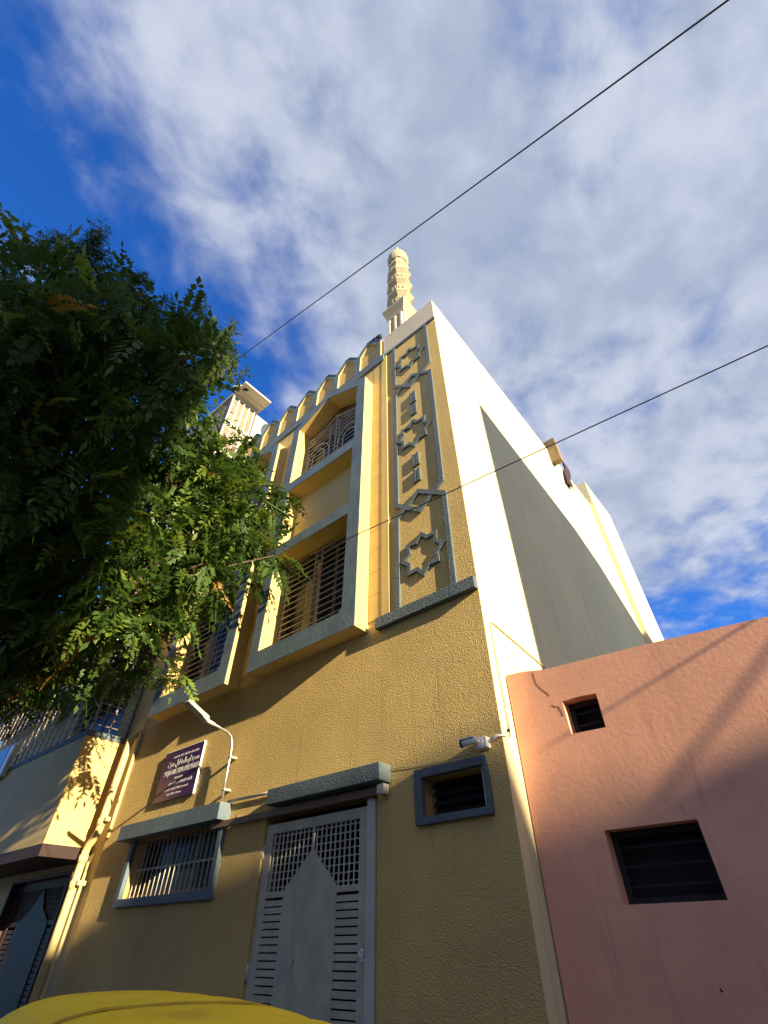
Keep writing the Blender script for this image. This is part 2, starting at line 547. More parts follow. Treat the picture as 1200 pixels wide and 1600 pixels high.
for bi, (a, b_) in enumerate(BAYS):
    low = rect(a + .20, b_ - .24, 4.81, 6.53)
    # small chamfer at the lower right corner of the sill, as in the photograph
    low = [(a + .20, 4.81), (b_ - .30, 4.81), (b_ - .24, 4.87), (b_ - .24, 6.53), (a + .20, 6.53)]
    mid = rect(a + .20, b_ - .23, 6.75, 8.09)
    hi = house(a + .20, b_ - .21, 8.32, 10.0, 10.40)
    outer = house(a, b_, Z0, ZS, ZA)
    bay = MB().slab(outer, [low, mid, hi], YB + .012, 0.12).build('bay', 'smooth_yellow', mq)
    MB().slab(outer, [low, mid, hi], YB, YB + .0115).build('bay_frame', 'blue_grey', bay)
    MB().box(a + .1, b_ - .1, 0.03, 0.10, 6.70, 8.12).build('recessed_panel', 'smooth_yellow', bay)
    # lower window: steel frame, two panes, pleated yellow strip standing in for a reflection, grille
    xa, xb = a + .20, b_ - .24
    wn = MB().slab(rect(xa - .02, xb + .02, 4.79, 6.56), [rect(xa + .06, xa + .60, 4.88, 6.42), rect(xa + .66, xb - .62, 4.88, 6.42), rect(xb - .56, xb - .05, 4.88, 6.42)], .14, .18).build('window', 'brown_frame', mq)
    MB().box(xa + .06, xa + .60, .155, .163, 4.88, 6.42).build('pane', 'glass', wn)
    MB().box(xa + .66, xb - .62, .155, .163, 4.88, 6.42).build('pane', 'glass', wn)
    MB().box(xb - .56, xb - .05, .155, .163, 4.88, 6.42).build('pane', 'glass', wn)
    cpts = [(xa + .42 + .025 * i, .150 + .004 * (i % 2)) for i in range(0, 13)]
    cm = MB()
    for (x_a, y_a), (x_b, y_b) in zip(cpts, cpts[1:]):
        cm.add([(x_a, y_a - .0, 4.9), (x_b, y_b, 4.9), (x_b, y_b, 6.0), (x_a, y_a, 6.0)], [(0, 1, 2, 3)])
    cm.build('yellow_reflection', 'yellow_reflection', wn)
    gr = MB().box(xa + .03, xa + .05, .05, .07, 4.81, 6.5).box(xb - .05, xb - .03, .05, .07, 4.81, 6.5).box(-.012 + (xa + xb) / 2, .012 + (xa + xb) / 2, .05, .07, 4.81, 6.5).build('window_grille', 'grille_white', mq)
    MB().box((xa + xb) / 2 - .16, (xa + xb) / 2 - .14, .05, .07, 4.81, 6.5).build('upright', 'grille_white', gr)
    proto = None
    for k in range(15):
        z = 4.88 + k * 0.111
        if proto is None:
            proto = MB().box(xa + .005, xb - .005, .036, .049, 0, .013).build('bar', 'grille_white', gr)
            proto.location.z = z
        else:
            copy_child(proto, gr, (0, 0, z))
    # upper window
    xa, xb = a + .20, b_ - .21
    xm = (xa + xb) / 2
    wn = MB().slab(house(xa - .02, xb + .02, 8.30, 10.0, 10.42), [house(xa + .06, xm - .03, 8.40, 9.55, 9.72), house(xm + .03, xb - .06, 8.40, 9.55, 9.72)], .14, .18).build('window', 'brown_frame', mq)
    MB().slab(house(xa + .06, xm - .03, 8.40, 9.55, 9.72), [], .155, .163).build('pane', 'glass', wn)
    MB().slab(house(xm + .03, xb - .06, 8.40, 9.55, 9.72), [], .155, .163).build('pane', 'glass', wn)
    gr = MB().box(xm - .012, xm + .012, .05, .07, 8.32, 10.15).box(xa + .03, xa + .05, .05, .07, 8.32, 9.9).box(xb - .05, xb - .03, .05, .07, 8.32, 9.9).build('window_grille', 'grille_white', mq)
    proto = None
    for k in range(13):
        z = 8.40 + k * 0.118
        if proto is None:
            proto = MB().box(xa + .005, xb - .005, .036, .049, 0, .013).build('bar', 'grille_white', gr)
            proto.location.z = z
        else:
            copy_child(proto, gr, (0, 0, z))
    for cx in ((xa + xm) / 2, (xm + xb) / 2):
        for rr in (.30, .17):
            arch = [(cx - rr, .03, 8.34)] + [(cx + rr * math.cos(th), .03, 9.05 + rr * math.sin(th) * 1.2) for th in np.linspace(math.pi, 0, 9)] + [(cx + rr, .03, 8.34)]
            MB().tube(arch, .013, 6).build('arch_bar', 'grille_white', gr)
    for s_ in (-1, 1):
        MB().tube([(xm + s_ * .85, .03, 9.70), (xm, .03, 10.02)], .014, 6).build('raking_bar', 'grille_white', gr)
        MB().tube([(xm + s_ * .85, .03, 9.55), (xm + s_ * .14, .03, 9.83), (xm + s_ * .12, .03, 8.34)], .014, 6).build('raking_bar', 'grille_white', gr)

# parapet -----------------------------------------------------------------
MB().box(XL, -1.302, -0.05, 0.02, 10.723, 10.945).build('parapet_band', 'blue_grey', mq)
MB().box(XL, -1.302, 0.06, 0.20, 10.73, 11.2).build('parapet_wall', 'stucco', mq)
for i in range(8):
    x1 = -1.375 - 0.69 * i
    x0 = x1 - 0.685
    out = [(x0, 10.947), (x1, 10.947), (x1, 11.62), ((x0 + x1) / 2 + .06, 11.93), ((x0 + x1) / 2 - .06, 11.93), (x0, 11.62)]
    ins = [(x0 + .075, 10.97), (x1 - .075, 10.97), (x1 - .075, 11.55), ((x0 + x1) / 2 + .04, 11.82), ((x0 + x1) / 2 - .04, 11.82), (x0 + .075, 11.55)]
    cr = MB().slab(out, [ins], -0.046, 0.055).build('merlon', 'smooth_yellow', mq)
    MB().slab(out, [ins], -0.052, -0.0465).build('merlon_frame', 'blue_grey', cr)
    zz = 10.95
    back = MB().slab([(p[0] * .999, p[1] - .003) for p in out], [], 0.0, 0.05)
    # recessed face in three horizontal boards
    cuts = [10.95, 11.22, 11.49, 11.90]
    for k in range(3):
        za, zb = cuts[k] + .004, cuts[k + 1] - .004
        if k < 2:
            pl = rect(x0 + .03, x1 - .03, za, zb)
        else:
            pl = [(x0 + .03, za), (x1 - .03, za), (x1 - .03, 11.59), ((x0 + x1) / 2 + .05, 11.88), ((x0 + x1) / 2 - .05, 11.88), (x0 + .03, 11.59)]
        MB().slab(pl, [], -0.008, 0.03).build('infill_board', 'stucco', cr)
    MB().slab([(x1 + .002, 11.622), ((x0 + x1) / 2 + .062, 11.933), ((x0 + x1) / 2 - .062, 11.933), (x0 - .002, 11.622), (x0 - .002, 11.652), ((x0 + x1) / 2 - .07, 11.963), ((x0 + x1) / 2 + .07, 11.963), (x1 + .002, 11.652)], [], -.06, .06).build('coping', 'blue_grey', cr)

# band at the foot of the tower panel and the reliefs on it ----------------
MB().box(-1.43, -0.0, -0.075, 0.002, 4.484, 4.632).build('string_course', 'blue_rough', mq, .006)
RL, RR, RM = -1.07, -0.282, -0.675
D0 = -0.027
MB().slab(band([(RL + .03, 10.858), (RL + .02, 9.45), (RM - .02, 9.13), (RR + .03, 9.45), (RR + .045, 10.858)], .075), [], D0 - .003, .003).build('relief_band', 'blue_rough', mq, .004)
MB().slab(band([((RM + RR) / 2, 6.21), (RM, 6.05), (RL - .01, 6.38), (RL + .02, 9.17), (RM + .03, 9.42), (RR + .03, 9.15), (RR, 6.37), ((RM + RR) / 2, 6.21)], .075), [], D0, .003).build('relief_band', 'blue_rough', mq, .004)
MB().slab(band([(RL - .04, 4.634), (RL - .012, 6.13), (RM - .01, 6.42), (RR + .012, 6.12), (RR - .005, 4.634)], .078), [], D0 - .003, .003).build('relief_band', 'blue_rough', mq, .004)


def star(cx, cz, R, r_in):
    o_, i_ = [], []
    for k in range(16):
        th = math.pi / 2 + k * math.pi / 8
        q = 1.0 if k % 2 == 0 else 0.742
        o_.append((cx + R * q * math.cos(th), cz + R * q * math.sin(th)))
        i_.append((cx + r_in * q * math.cos(th), cz + r_in * q * math.sin(th)))
    return o_, i_


for cx, cz in ((-0.66, 10.08), (-0.69, 7.77), (-0.688, 5.315)):
    o_, i_ = star(cx, cz, 0.355, 0.268)
    MB().slab(o_, [i_], -0.030, .003).build('star_relief', 'blue_rough', mq, .004)
for cx, z0, z1 in ((-.655, 8.58, 8.88), (-.66, 8.24, 8.53), (-.685, 6.97, 7.24), (-.688, 6.625, 6.89)):
    for s_ in (-1, 1):
        MB().box(cx + s_ * .036 - .029, cx + s_ * .036 + .029, -.030, .003, z0, z1).build('bar_relief', 'blue_rough', mq, .003)

# lintels ------------------------------------------------------------------
MB().box(-2.94, -1.262, -0.18, 0.003, 2.80, 2.958).build('gate_lintel', 'blue_rough', mq, .008)
MB().box(-6.29, -3.84, -0.178, 0.003, 2.775, 2.962).build('window_lintel', 'blue_grey', mq, .006)
MB().box(-4.1, -1.36, -0.075, -0.035, 2.705, 2.775).build('gate_rail', 'brown_frame', mq, .004)
MB().box(-1.36, -1.272, -0.10, -0.02, 2.70, 2.785).build('rail_end_stop', 'jamb', mq, .004)
for x in (-3.6, -2.75, -1.95, -1.42):
    MB().box(x - .012, x + .012, -0.08, 0.003, 2.776, 2.80).build('rail_bracket', 'brown_frame', mq)
MB().tube([(-3.9, -.03, 2.985), (-3.2, -.03, 2.975), (-2.95, -.03, 2.972)], .016, 8).build('cable_conduit', 'jamb', mq)

# vent: proud frame, deep reveal, dark louvres ------------------------------
MB().slab(rect(-0.948, -0.172, 2.405, 2.848), [rect(-0.862, -0.212, 2.462, 2.772)], -0.055, 0.003).build('vent_frame', 'blue_rough', mq, .006)
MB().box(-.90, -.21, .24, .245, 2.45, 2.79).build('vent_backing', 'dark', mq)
for k in range(4):
    z = 2.50 + k * .075
    MB().add([(-.88, .14, z), (-.22, .14, z), (-.22, .21, z + .05), (-.88, .21, z + .05), (-.88, .14, z + .008), (-.22, .14, z + .008), (-.22, .21, z + .058), (-.88, .21, z + .058)],
             [(0, 1, 2, 3), (7, 6, 5, 4), (0, 4, 5, 1), (1, 5, 6, 2), (2, 6, 7, 3), (3, 7, 4, 0)]).build('vent_louvre', 'louvre', mq)

# lower window ---------------------------------------------------------------
wf = MB().slab(rect(-6.07, -3.865, 2.03, 2.774), [rect(-5.985, -3.945, 2.115, 2.774 - .004)], -0.06, 0.003).build('window_surround', 'blue_grey', mq)
wn = MB().slab(rect(-6.0, -3.93, 2.11, 2.78), [rect(-5.94, -5.31, 2.17, 2.74), rect(-5.25, -4.68, 2.17, 2.74), rect(-4.62, -3.99, 2.17, 2.74)], .16, .20).build('window', 'brown_frame', mq)
for x0, x1 in ((-5.94, -5.31), (-5.25, -4.68), (-4.62, -3.99)):
    MB().box(x0, x1, .175, .183, 2.17, 2.74).build('pane', 'glass', wn)
gr = MB().box(-5.98, -3.95, .075, .09, 2.42, 2.44).build('window_grille', 'grille_white', mq)
proto = None
for k in range(19):
    x = -5.93 + k * .108
    if proto is None:
        proto = MB().box(-.0045, .0045, .060, .070, 2.116, 2.77).build('bar', 'jamb', gr)
        proto.location.x = x
    else:
        copy_child(proto, gr, (x, 0, 0))

# gate -----------------------------------------------------------------------
GY = 0.02
gt = MB().slab(rect(-3.10, -1.565, .15, 2.65), [rect(-2.985, -1.672, 2.05, 2.558), rect(-2.985, -1.672, .30, 2.0)], GY, GY + .045).build('steel_gate', 'gate_grey', mq, .003)
MB().box(-1.552, -1.455, -.02, .06, GZ + .12, 2.70).build('gate_jamb', 'jamb', mq, .004)
MB().slab([(-2.70, .28), (-1.957, .28), (-1.957, 2.05), (-2.32, 2.37), (-2.70, 2.05)], [], GY - .006, GY + .012).build('arch_panel', 'gate_grey', gt, .002)
MB().slab([(-2.335, 2.34), (-2.305, 2.34), (-2.312, 2.46), (-2.305, 2.50), (-2.322, 2.60), (-2.338, 2.50), (-2.328, 2.46)], [], GY - .004, GY + .01).build('arch_finial', 'jamb', gt)
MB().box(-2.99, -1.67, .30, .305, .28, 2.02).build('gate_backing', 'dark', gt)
pv_, ph_ = None, None
for k in range(20):
    x = -2.95 + k * .0665
    if pv_ is None:
        pv_ = MB().box(-.006, .006, GY + .012, GY + .024, 2.045, 2.562).build('grille_bar', 'jamb', gt)
        pv_.location.x = x
    else:
        copy_child(pv_, gt, (x, 0, 0))
for k in range(8):
    z = 2.085 + k * .0635
    if ph_ is None:
        ph_ = MB().box(-2.99, -1.668, GY + .025, GY + .035, -.005, .005).build('grille_rail', 'jamb', gt)
        ph_.location.z = z
    else:
        copy_child(ph_, gt, (0, 0, z))
sl, sr = None, None
for k in range(30):
    z = 1.9785 - k * .0567
    if sl is None:
        sl = MB().box(-2.99, -2.69, GY + .006, GY + .02, -.0445, 0).build('gate_slat', 'gate_grey', gt)
        sr = MB().box(-1.967, -1.667, GY + .006, GY + .02, -.0445, 0).build('gate_slat', 'gate_grey', gt)
        sl.location.z = sr.location.z = z
    else:
        copy_child(sl, gt, (0, 0, z))
        copy_child(sr, gt, (0, 0, z))
MB().box(-1.615, -1.585, GY - .02, GY + .002, 1.53, 1.60).build('padlock_hasp', 'white_plastic', gt, .004)
ring = [(-1.597 + .018 * math.cos(t_), GY - .03, 1.585 + .024 * math.sin(t_)) for t_ in np.linspace(0, 2 * math.pi, 11)]
MB().tube(ring, .006, 6).build('padlock_ring', 'white_plastic', gt)
for z_ in (.5, 1.45, 2.4):
    MB().tube([(-3.108, GY - .006, z_ - .06), (-3.108, GY - .006, z_ + .06)], .012, 8).build('hinge', 'jamb', gt)
MB().box(-2.46, -2.452, GY - .008, GY - .005, 1.50, 1.545).build('keyhole', 'dark', gt)
st = MB().box(-3.25, -1.35, -.5, .02, GZ + .12, .02).build('gate_step', 'concrete', mq, .01)

# thin conduit on the side wall, brown post, roof edge
MB().tube([(.012, .135, 3.0), (.012, .13, 3.6), (.012, .115, 4.13), (.012, .16, 4.15), (.012, 1.337, 4.05)], .010, 6).build('side_conduit', 'cream_side', mq)
MB().box(-.20, .26, 5.30, 5.48, 11.1, 11.95).build('parapet_post', 'brown_plaster', mq)

# minaret ----------------------------------------------------------------------
mc = (-2.20, 1.95)
SQ = math.pi / 4
mn = MB().lathe([(.30 * 1.414, 10.7), (.30 * 1.414, 16.6), (.34 * 1.414, 16.65), (.36 * 1.414, 16.85), (.455 * 1.414, 17.2), (.455 * 1.414, 17.32), (.41 * 1.414, 17.40), (.3, 17.44)], mc, 4, SQ).build('minaret', 'stone_cream', mq)
for s_ in range(4):
    a_ = s_ * math.pi / 2
    ca, sa = math.cos(a_), math.sin(a_)
    for off in (-.24, 0.0, .24):
        px_, py_ = mc[0] + .325 * ca - off * sa, mc[1] + .325 * sa + off * ca
        MB().box(px_ - .035, px_ + .035, py_ - .035, py_ + .035, 14.2, 16.6).build('colonnette', 'white_wall', mn)
OR = math.pi / 8
K = 1.0 / math.cos(OR)


def tier(z0, z1, b0, b1):
    prof = [(b0 * K, z0), (b0 * K, z0 + (z1 - z0) * .45), (b0 * 1.05 * K, z0 + (z1 - z0) * .47), (b0 * 1.05 * K, z0 + (z1 - z0) * .53), (b0 * K, z0 + (z1 - z0) * .55),
            (b0 * K, z1 - .26), (b0 * 1.06 * K, z1 - .24), (b1 * .95 * K, z1 - .12), (b1 * K, z1 - .10), (b1 * K, z1 - .02), (b1 * .9 * K, z1)]
    return MB().lathe(prof, mc, 8, OR).build('shaft_tier', 'stone_cream', mn)


for z0, z1, b0, b1 in ((17.42, 18.28, .325, .455), (18.28, 19.28, .32, .445), (19.28, 20.30, .315, .435)):
    tier(z0, z1, b0, b1)
    for k in range(8):
        th = k * math.pi / 4
        for off in (-.07, .07):
            q = .285 - off * 0
            x_, y_ = mc[0] + (b0 + .012) * math.cos(th) - off * math.sin(th), mc[1] + (b0 + .012) * math.sin(th) + off * math.cos(th)
            MB().box(x_ - .02, x_ + .02, y_ - .02, y_ + .02, z1 - .62, z1 - .40).build('shaft_boss', 'stone_cream', mn)
MB().lathe([(.34 * K, 20.30), (.33 * K, 20.85), (.385 * K, 20.95), (.385 * K, 21.05), (.33, 21.15), (.33, 21.55)], mc, 8, OR).build('dome_neck', 'stone_cream', mn)
# ribbed dome
vs, fs = [], []
SEG, RINGS = 48, 12
for i in range(RINGS + 1):
    u = i / RINGS
    ph = -0.62 + u * (math.pi / 2 + 0.62)
    rr = .415 * math.cos(ph)
    z = 21.95 + .66 * math.sin(ph) + (.12 * max(0, u - .8) / .2)
    for k in range(SEG):
        th = 2 * math.pi * k / SEG
        rb = rr * (1 + .055 * abs(math.cos(th * 8)) - .03)
        vs.append((mc[0] + rb * math.cos(th), mc[1] + rb * math.sin(th), z))
for i in range(RINGS):
    for k in range(SEG):
        k2 = (k + 1) % SEG
        fs.append((i * SEG + k, i * SEG + k2, (i + 1) * SEG + k2, (i + 1) * SEG + k))
MB().add(vs, fs, True).build('dome', 'stone_cream', mn)
MB().lathe([(.10, 22.66), (.08, 22.78), (.11, 22.88), (.085, 23.0), (.075, 23.2), (.06, 23.4), (.03, 23.5)], mc, 12, 0, True).build('finial', 'stone_cream', mn)

# ---------------------------------------------------------------- pink house on the right
ph = thing('pink_house', 'low salmon pink house with two small dark square openings beside the mosque', 'house')
PY = 0.26
pout = [(0.012, GZ), (8.2, GZ), (8.2, 3.25), (2.6, 3.40), (1.33, 3.495), (.4, 3.545), (.2, 3.585), (.012, 3.60)]
w_big, w_sm = rect(.565, 1.21, 1.825, 2.252), [(.508, 2.945), (.803, 2.937), (.806, 3.215), (.66, 3.226), (.503, 3.222)]
MB().slab(pout, [w_big, w_sm], PY, PY + .24).build('front_wall', 'pink', ph)
MB().box(.012, .25, PY + .24, 7.5, GZ, 3.40).build('side_wall', 'pink', ph)
MB().box(7.95, 8.2, PY + .24, 7.5, GZ, 3.2).build('side_wall', 'pink', ph)
MB().box(.25, 7.95, 7.25, 7.5, GZ, 3.2).build('back_wall', 'pink', ph)
MB().box(.25, 7.95, PY + .24, 7.25, 2.95, 3.08).build('roof', 'concrete', ph)
for x0, x1, z0, z1 in ((.555, 1.22, 1.815, 2.262), (.495, .812, 2.93, 3.23)):
    wn = MB().slab(rect(x0, x1, z0, z1), [rect(x0 + .05, x1 - .05, z0 + .05, z1 - .05)], PY + .12, PY + .17).build('window', 'louvre', ph)
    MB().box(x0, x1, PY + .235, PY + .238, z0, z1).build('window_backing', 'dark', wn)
    n_ = 3 if x1 - x0 > .5 else 2
    for k in range(n_):
        z = z0 + (z1 - z0) * (k + 1) / (n_ + 1)
        MB().box(x0 + .04, x1 - .04, PY + .13, PY + .145, z - .007, z + .007).build('window_bar', 'louvre', wn)
# plaster crack lines and a nail
for pts in ([(.29, 3.55), (.30, 3.44), (.335, 3.38), (.38, 3.33), (.40, 3.30)], [(.40, 3.215), (.43, 3.19), (.455, 3.19), (.475, 3.14), (.478, 3.10)]):
    MB().tube([(x, PY - .0005, z) for x, z in pts], .0028, 4).build('plaster_crack', 'maroon', ph)
MB().tube([(1.0, PY, 1.42), (1.0, PY - .02, 1.43)], .005, 5).build('nail', 'dark', ph)

# ---------------------------------------------------------------- drain pipe between the houses
dp = thing('drain_pipe', 'cream drain pipe with an offset bend at the left corner of the mosque', 'drain pipe')
path = [(-7.12, .05, 4.50), (-7.12, -.06, 4.44), (-7.13, -.10, 4.36), (-7.16, -.10, 3.6), (-7.17, -.10, 3.05), (-7.20, -.10, 2.96), (-7.36, -.10, 2.84), (-7.40, -.10, 2.76), (-7.40, -.10, 2.2), (-7.40, -.10, GZ + .1)]
MB().tube(path, .058, 14).build('pipe', 'pvc', dp)
for z, x in ((3.12, -7.17), (2.66, -7.40), (2.34, -7.40)):
    MB().tube([(x, -.10, z - .05), (x, -.10, z + .05)], .068, 14).build('collar', 'pvc', dp)
for z, x in ((3.15, -7.06), (2.36, -7.29)):
    MB().box(x - .07, x + .05, -.12, .0, z - .03, z + .03).build('wall_clip', 'pvc', dp, .006)
tag(MB().tube([(-7.27, -.05, 2.62), (-7.27, -.05, GZ + .1)], .022, 10).build('service_pipe', 'pvc'), 'thin cream service pipe running down right beside the thick drain pipe', 'pipe')
tag(MB().tube([(-6.96, -.03, 4.45), (-6.95, -.03, 3.2), (-6.95, -.03, 2.9)], .028, 10).build('service_pipe', 'pvc'), 'short cream pipe on the mosque wall left of the purple sign', 'pipe')

# ---------------------------------------------------------------- neighbour house on the left
nh = thing('neighbour_house', 'yellow neighbour house with barred balcony and dark ornate gate, left of the mosque', 'house')
BX, BY = -7.55, -.70
MB().slab([(-16, GZ), (-7.06, GZ), (-7.06, 9.2), (-16, 9.2)], [rect(-10.35, -7.95, GZ + .1, 2.55), rect(-10.6, -8.2, 4.6, 6.0), rect(-10.6, -8.2, 7.6, 8.9)], .05, .30).build('front_wall', 'smooth_yellow', nh)
MB().box(-16, -15.7, .3, 9, GZ, 9.2).build('side_wall', 'smooth_yellow', nh)
MB().box(-7.32, -7.07, .3, 9, GZ, 9.2).build('side_wall', 'smooth_yellow', nh)
MB().box(-15.7, -7.32, .3, 9, 9.0, 9.18).build('roof', 'concrete', nh)
MB().box(-15.7, -7.32, 2.4, 2.5, GZ, 9.0).build('inner_wall', 'interior', nh)
for zb, zt, capname in ((2.82, 4.38, 1), (6.25, 7.75, 0)):
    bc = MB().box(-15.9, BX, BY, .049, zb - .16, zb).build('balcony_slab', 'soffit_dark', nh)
    MB().box(-15.9, BX, BY, BY + .12, zb, zt).build('parapet', 'smooth_yellow', bc)
    MB().box(BX - .12, BX - .0005, BY + .12, .049, zb, zt).build('parapet', 'smooth_yellow', bc)
    MB().box(-15.9, BX + .012, BY - .012, BY + .13, zt, zt + .10).build('coping', 'blue_grey', bc, .005)
    MB().box(BX - .13, BX + .012, BY + .13, .049, zt, zt + .10).build('coping', 'blue_grey', bc, .005)
# balcony grille between the two parapets: posts, rails and bars
bg_ = MB().box(BX - .07, BX - .03, BY + .04, BY + .08, 4.48, 6.08).build('balcony_grille', 'grille_tan', nh)
MB().box(BX - .07, BX - .03, -.02, .02, 4.48, 6.08).build('post', 'brown_frame', bg_)
MB().box(BX - .065, BX - .035, -.34, -.31, 4.48, 6.08).build('post', 'grille_tan', bg_)
p1 = None
for k in range(13):
    z = 4.60 + k * .122
    if p1 is None:
        p1 = MB().box(BX - .055, BX - .045, BY + .08, -.02, -.007, .007).build('bar', 'grille_tan', bg_)
        p2 = MB().box(-15.8, BX - .07, BY + .055, BY + .065, -.007, .007).build('bar', 'grille_tan', bg_)
        p1.location.z = p2.location.z = z
    else:
        copy_child(p1, bg_, (0, 0, z))
        copy_child(p2, bg_, (0, 0, z))
pp = None
for k in range(26):
    x = BX - .35 - k * .3
    if pp is None:
        pp = MB().box(-.012, .012, BY + .066, BY + .085, 4.48, 6.08).build('upright', 'grille_tan', bg_)
        pp.location.x = x
    else:
        copy_child(pp, bg_, (x, 0, 0))
# flat sunshade grid under the upper balcony
hg = MB().box(BX - .06, BX - .02, -1.25, -1.21, 6.09, 6.12).build('awning_grid', 'grille_white', nh)
for k in range(7):
    y = BY - .5 + k * .17
    MB().box(-9.2, BX, y - .012, y + .012, 6.12, 6.144).build('bar', 'grille_white', hg)
for k in range(4):
    x = -9.1 + k * .5
    MB().box(x - .014, x + .014, -1.24, .02, 6.145, 6.17).build('bar', 'grille_white', hg)
# ground floor gate
g2 = MB().slab(rect(-10.3, -7.97, GZ + .12, 2.53), [rect(-10.15, -8.12, .2, 1.92), rect(-10.15, -8.12, 1.98, 2.40)], .16, .21).build('steel_gate', 'maroon', nh)
MB().slab(rect(-10.36, -7.94, GZ + .1, 2.56), [rect(-10.3, -7.99, GZ + .11, 2.52)], .02, .155).build('gate_frame', 'maroon', g2)
MB().slab([(-9.75, .2), (-8.52, .2), (-8.52, 1.95), (-8.9, 2.14), (-9.13, 2.40), (-9.37, 2.14), (-9.75, 1.95)], [], .15, .175).build('arch_panel', 'gate_dark', g2)
q1 = q2 = None
for k in range(30):
    x = -10.12 + k * .068
    if q1 is None:
        q1 = MB().box(-.006, .006, .178, .19, 1.98, 2.40).build('grille_bar', 'brown_frame', g2)
        q1.location.x = x
    else:
        copy_child(q1, g2, (x, 0, 0))
for k in range(6):
    z = 2.02 + k * .066
    if q2 is None:
        q2 = MB().box(-10.15, -8.12, .191, .20, -.005, .005).build('grille_rail', 'brown_frame', g2)
        q2.location.z = z
    else:
        copy_child(q2, g2, (0, 0, z))
q1 = None
for k in range(26):
    z = 1.88 - k * .064
    if q1 is None:
        q1 = MB().box(-10.15, -9.74, .165, .18, -.05, 0).build('gate_slat', 'gate_dark', g2)
        q2 = MB().box(-8.53, -8.12, .165, .18, -.05, 0).build('gate_slat', 'gate_dark', g2)
        q1.location.z = q2.location.z = z
    else:
        copy_child(q1, g2, (0, 0, z))
        copy_child(q2, g2, (0, 0, z))
MB().box(-8.10, -8.04, .13, .16, 1.52, 1.60).build('latch', 'steel', g2)
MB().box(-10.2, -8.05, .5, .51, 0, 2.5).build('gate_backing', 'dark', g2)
for zb in (4.6, 7.6):
    wn = MB().slab(rect(-10.6, -8.2, zb, zb + 1.35), [rect(-10.5, -9.45, zb + .08, zb + 1.25), rect(-9.35, -8.3, zb + .08, zb + 1.25)], .18, .22).build('window', 'brown_frame', nh)
    MB().box(-10.5, -9.45, .195, .202, zb + .08, zb + 1.25).build('pane', 'glass', wn)
    MB().box(-9.35, -8.3, .195, .202, zb + .08, zb + 1.25).build('pane', 'glass', wn)

# blue and white sign box on the balcony front
sb = thing('sign_box', 'blue and white sign box fixed to the balcony at the far left', 'sign')
MB().box(-12.7, -11.05, -.80, -.72, 4.28, 4.92).build('box', 'jamb', sb)
MB().box(-12.67, -11.08, -.812, -.801, 4.31, 4.89).build('face', 'sign_white', sb)
MB().box(-12.67, -11.30, -.820, -.813, 4.31, 4.89).build('face_panel', 'sign_blue', sb)

# ---------------------------------------------------------------- white stair tower behind
stt = thing('stair_tower', 'white rooftop stair tower with thin columns and jutting slab behind the tree', 'tower')
AX = -11.1
MB().box(-15.0, AX - .10, 1.02, 2.30, 8.0, 16.5).build('wall', 'white_wall', stt)
MB().box(-14.9, AX - .30, 1.10, 2.30, 16.5, 20.35).build('inner_wall', 'tower_screen', stt)
MB().box(-15.0, AX + .02, 2.32, 3.05, 8.0, 20.05).build('end_wall', 'white_wall', stt)
MB().box(-15.0, AX - .02, 3.051, 3.7, 8.0, 18.9).build('end_wall', 'white_wall', stt)
for z_ in (16.5, 18.35):
    MB().box(AX - .12, AX, 1.02, 2.315, z_, z_ + .13).build('sill_beam', 'white_wall', stt)
MB().box(AX - .12, AX, 1.02, 2.315, 20.2, 20.36).build('head_beam', 'beige', stt)
MB().box(-15.2, AX + .82, 1.0, 2.45, 20.37, 20.47).build('roof_slab', 'beige', stt)
MB().box(AX + .30, AX + .34, 1.0, 2.45, 20.345, 20.369).build('slab_drip', 'beige', stt)
for k in range(5):
    y = 1.04 + k * .285
    for z_, h_ in ((16.63, 1.72), (18.48, 1.72)):
        MB().box(AX - .10, AX - .01, y, y + .065, z_, z_ + h_).build('column', 'white_wall', stt)
for k in range(4):
    y = 1.105 + k * .285
    for z_, h_ in ((16.63, 1.72), (18.48, 1.72)):
        MB().box(AX - .085, AX - .075, y + .001, y + .219, z_, z_ + h_ - .01).build('screen', 'tower_screen', stt)
MB().tube([(AX + .5, .98, 20.42), (AX + .1, .75, 20.42)], .04, 8).build('spout', 'white_plastic', stt)

# ---------------------------------------------------------------- houses out of frame that shade the street
def far_house(label, x0, x1, y0, y1, h, material, faces):
    t_ = thing('street_house', label, 'house')
    MB().box(x0, x1, y0, y1, GZ, h).build('wall', material, t_)
    MB().box(x0 - .15, x1 + .15, y0 - .15, y1 + .15, h, h + .12).build('roof', 'concrete', t_) if False else MB().box(x0 + .02, x1 - .02, y0 + .02, y1 - .02, h, h + .03).build('roof', 'concrete', t_)
    for face in faces:
        a0, a1 = (y0, y1) if face in 'WE' else (x0, x1)
        n_ = max(1, int((a1 - a0) / 2.6))
        for i in range(n_):
            c_ = a0 + (i + .5) * (a1 - a0) / n_
            for fl in range(int(h / 3.1)):
                z = .9 + fl * 3.05
                if face == 'W':
                    f_ = MB().box(x0 - .06, x0 - .001, c_ - .6, c_ + .6, z, z + 1.3).build('window', 'brown_frame', t_)
                    MB().box(x0 - .07, x0 - .061, c_ - .52, c_ + .52, z + .08, z + 1.22).build('pane', 'glass', f_)
                elif face == 'N':
                    f_ = MB().box(c_ - .6, c_ + .6, y1 + .001, y1 + .06, z, z + 1.3).build('window', 'brown_frame', t_)
                    MB().box(c_ - .52, c_ + .52, y1 + .061, y1 + .07, z + .08, z + 1.22).build('pane', 'glass', f_)
    return t_


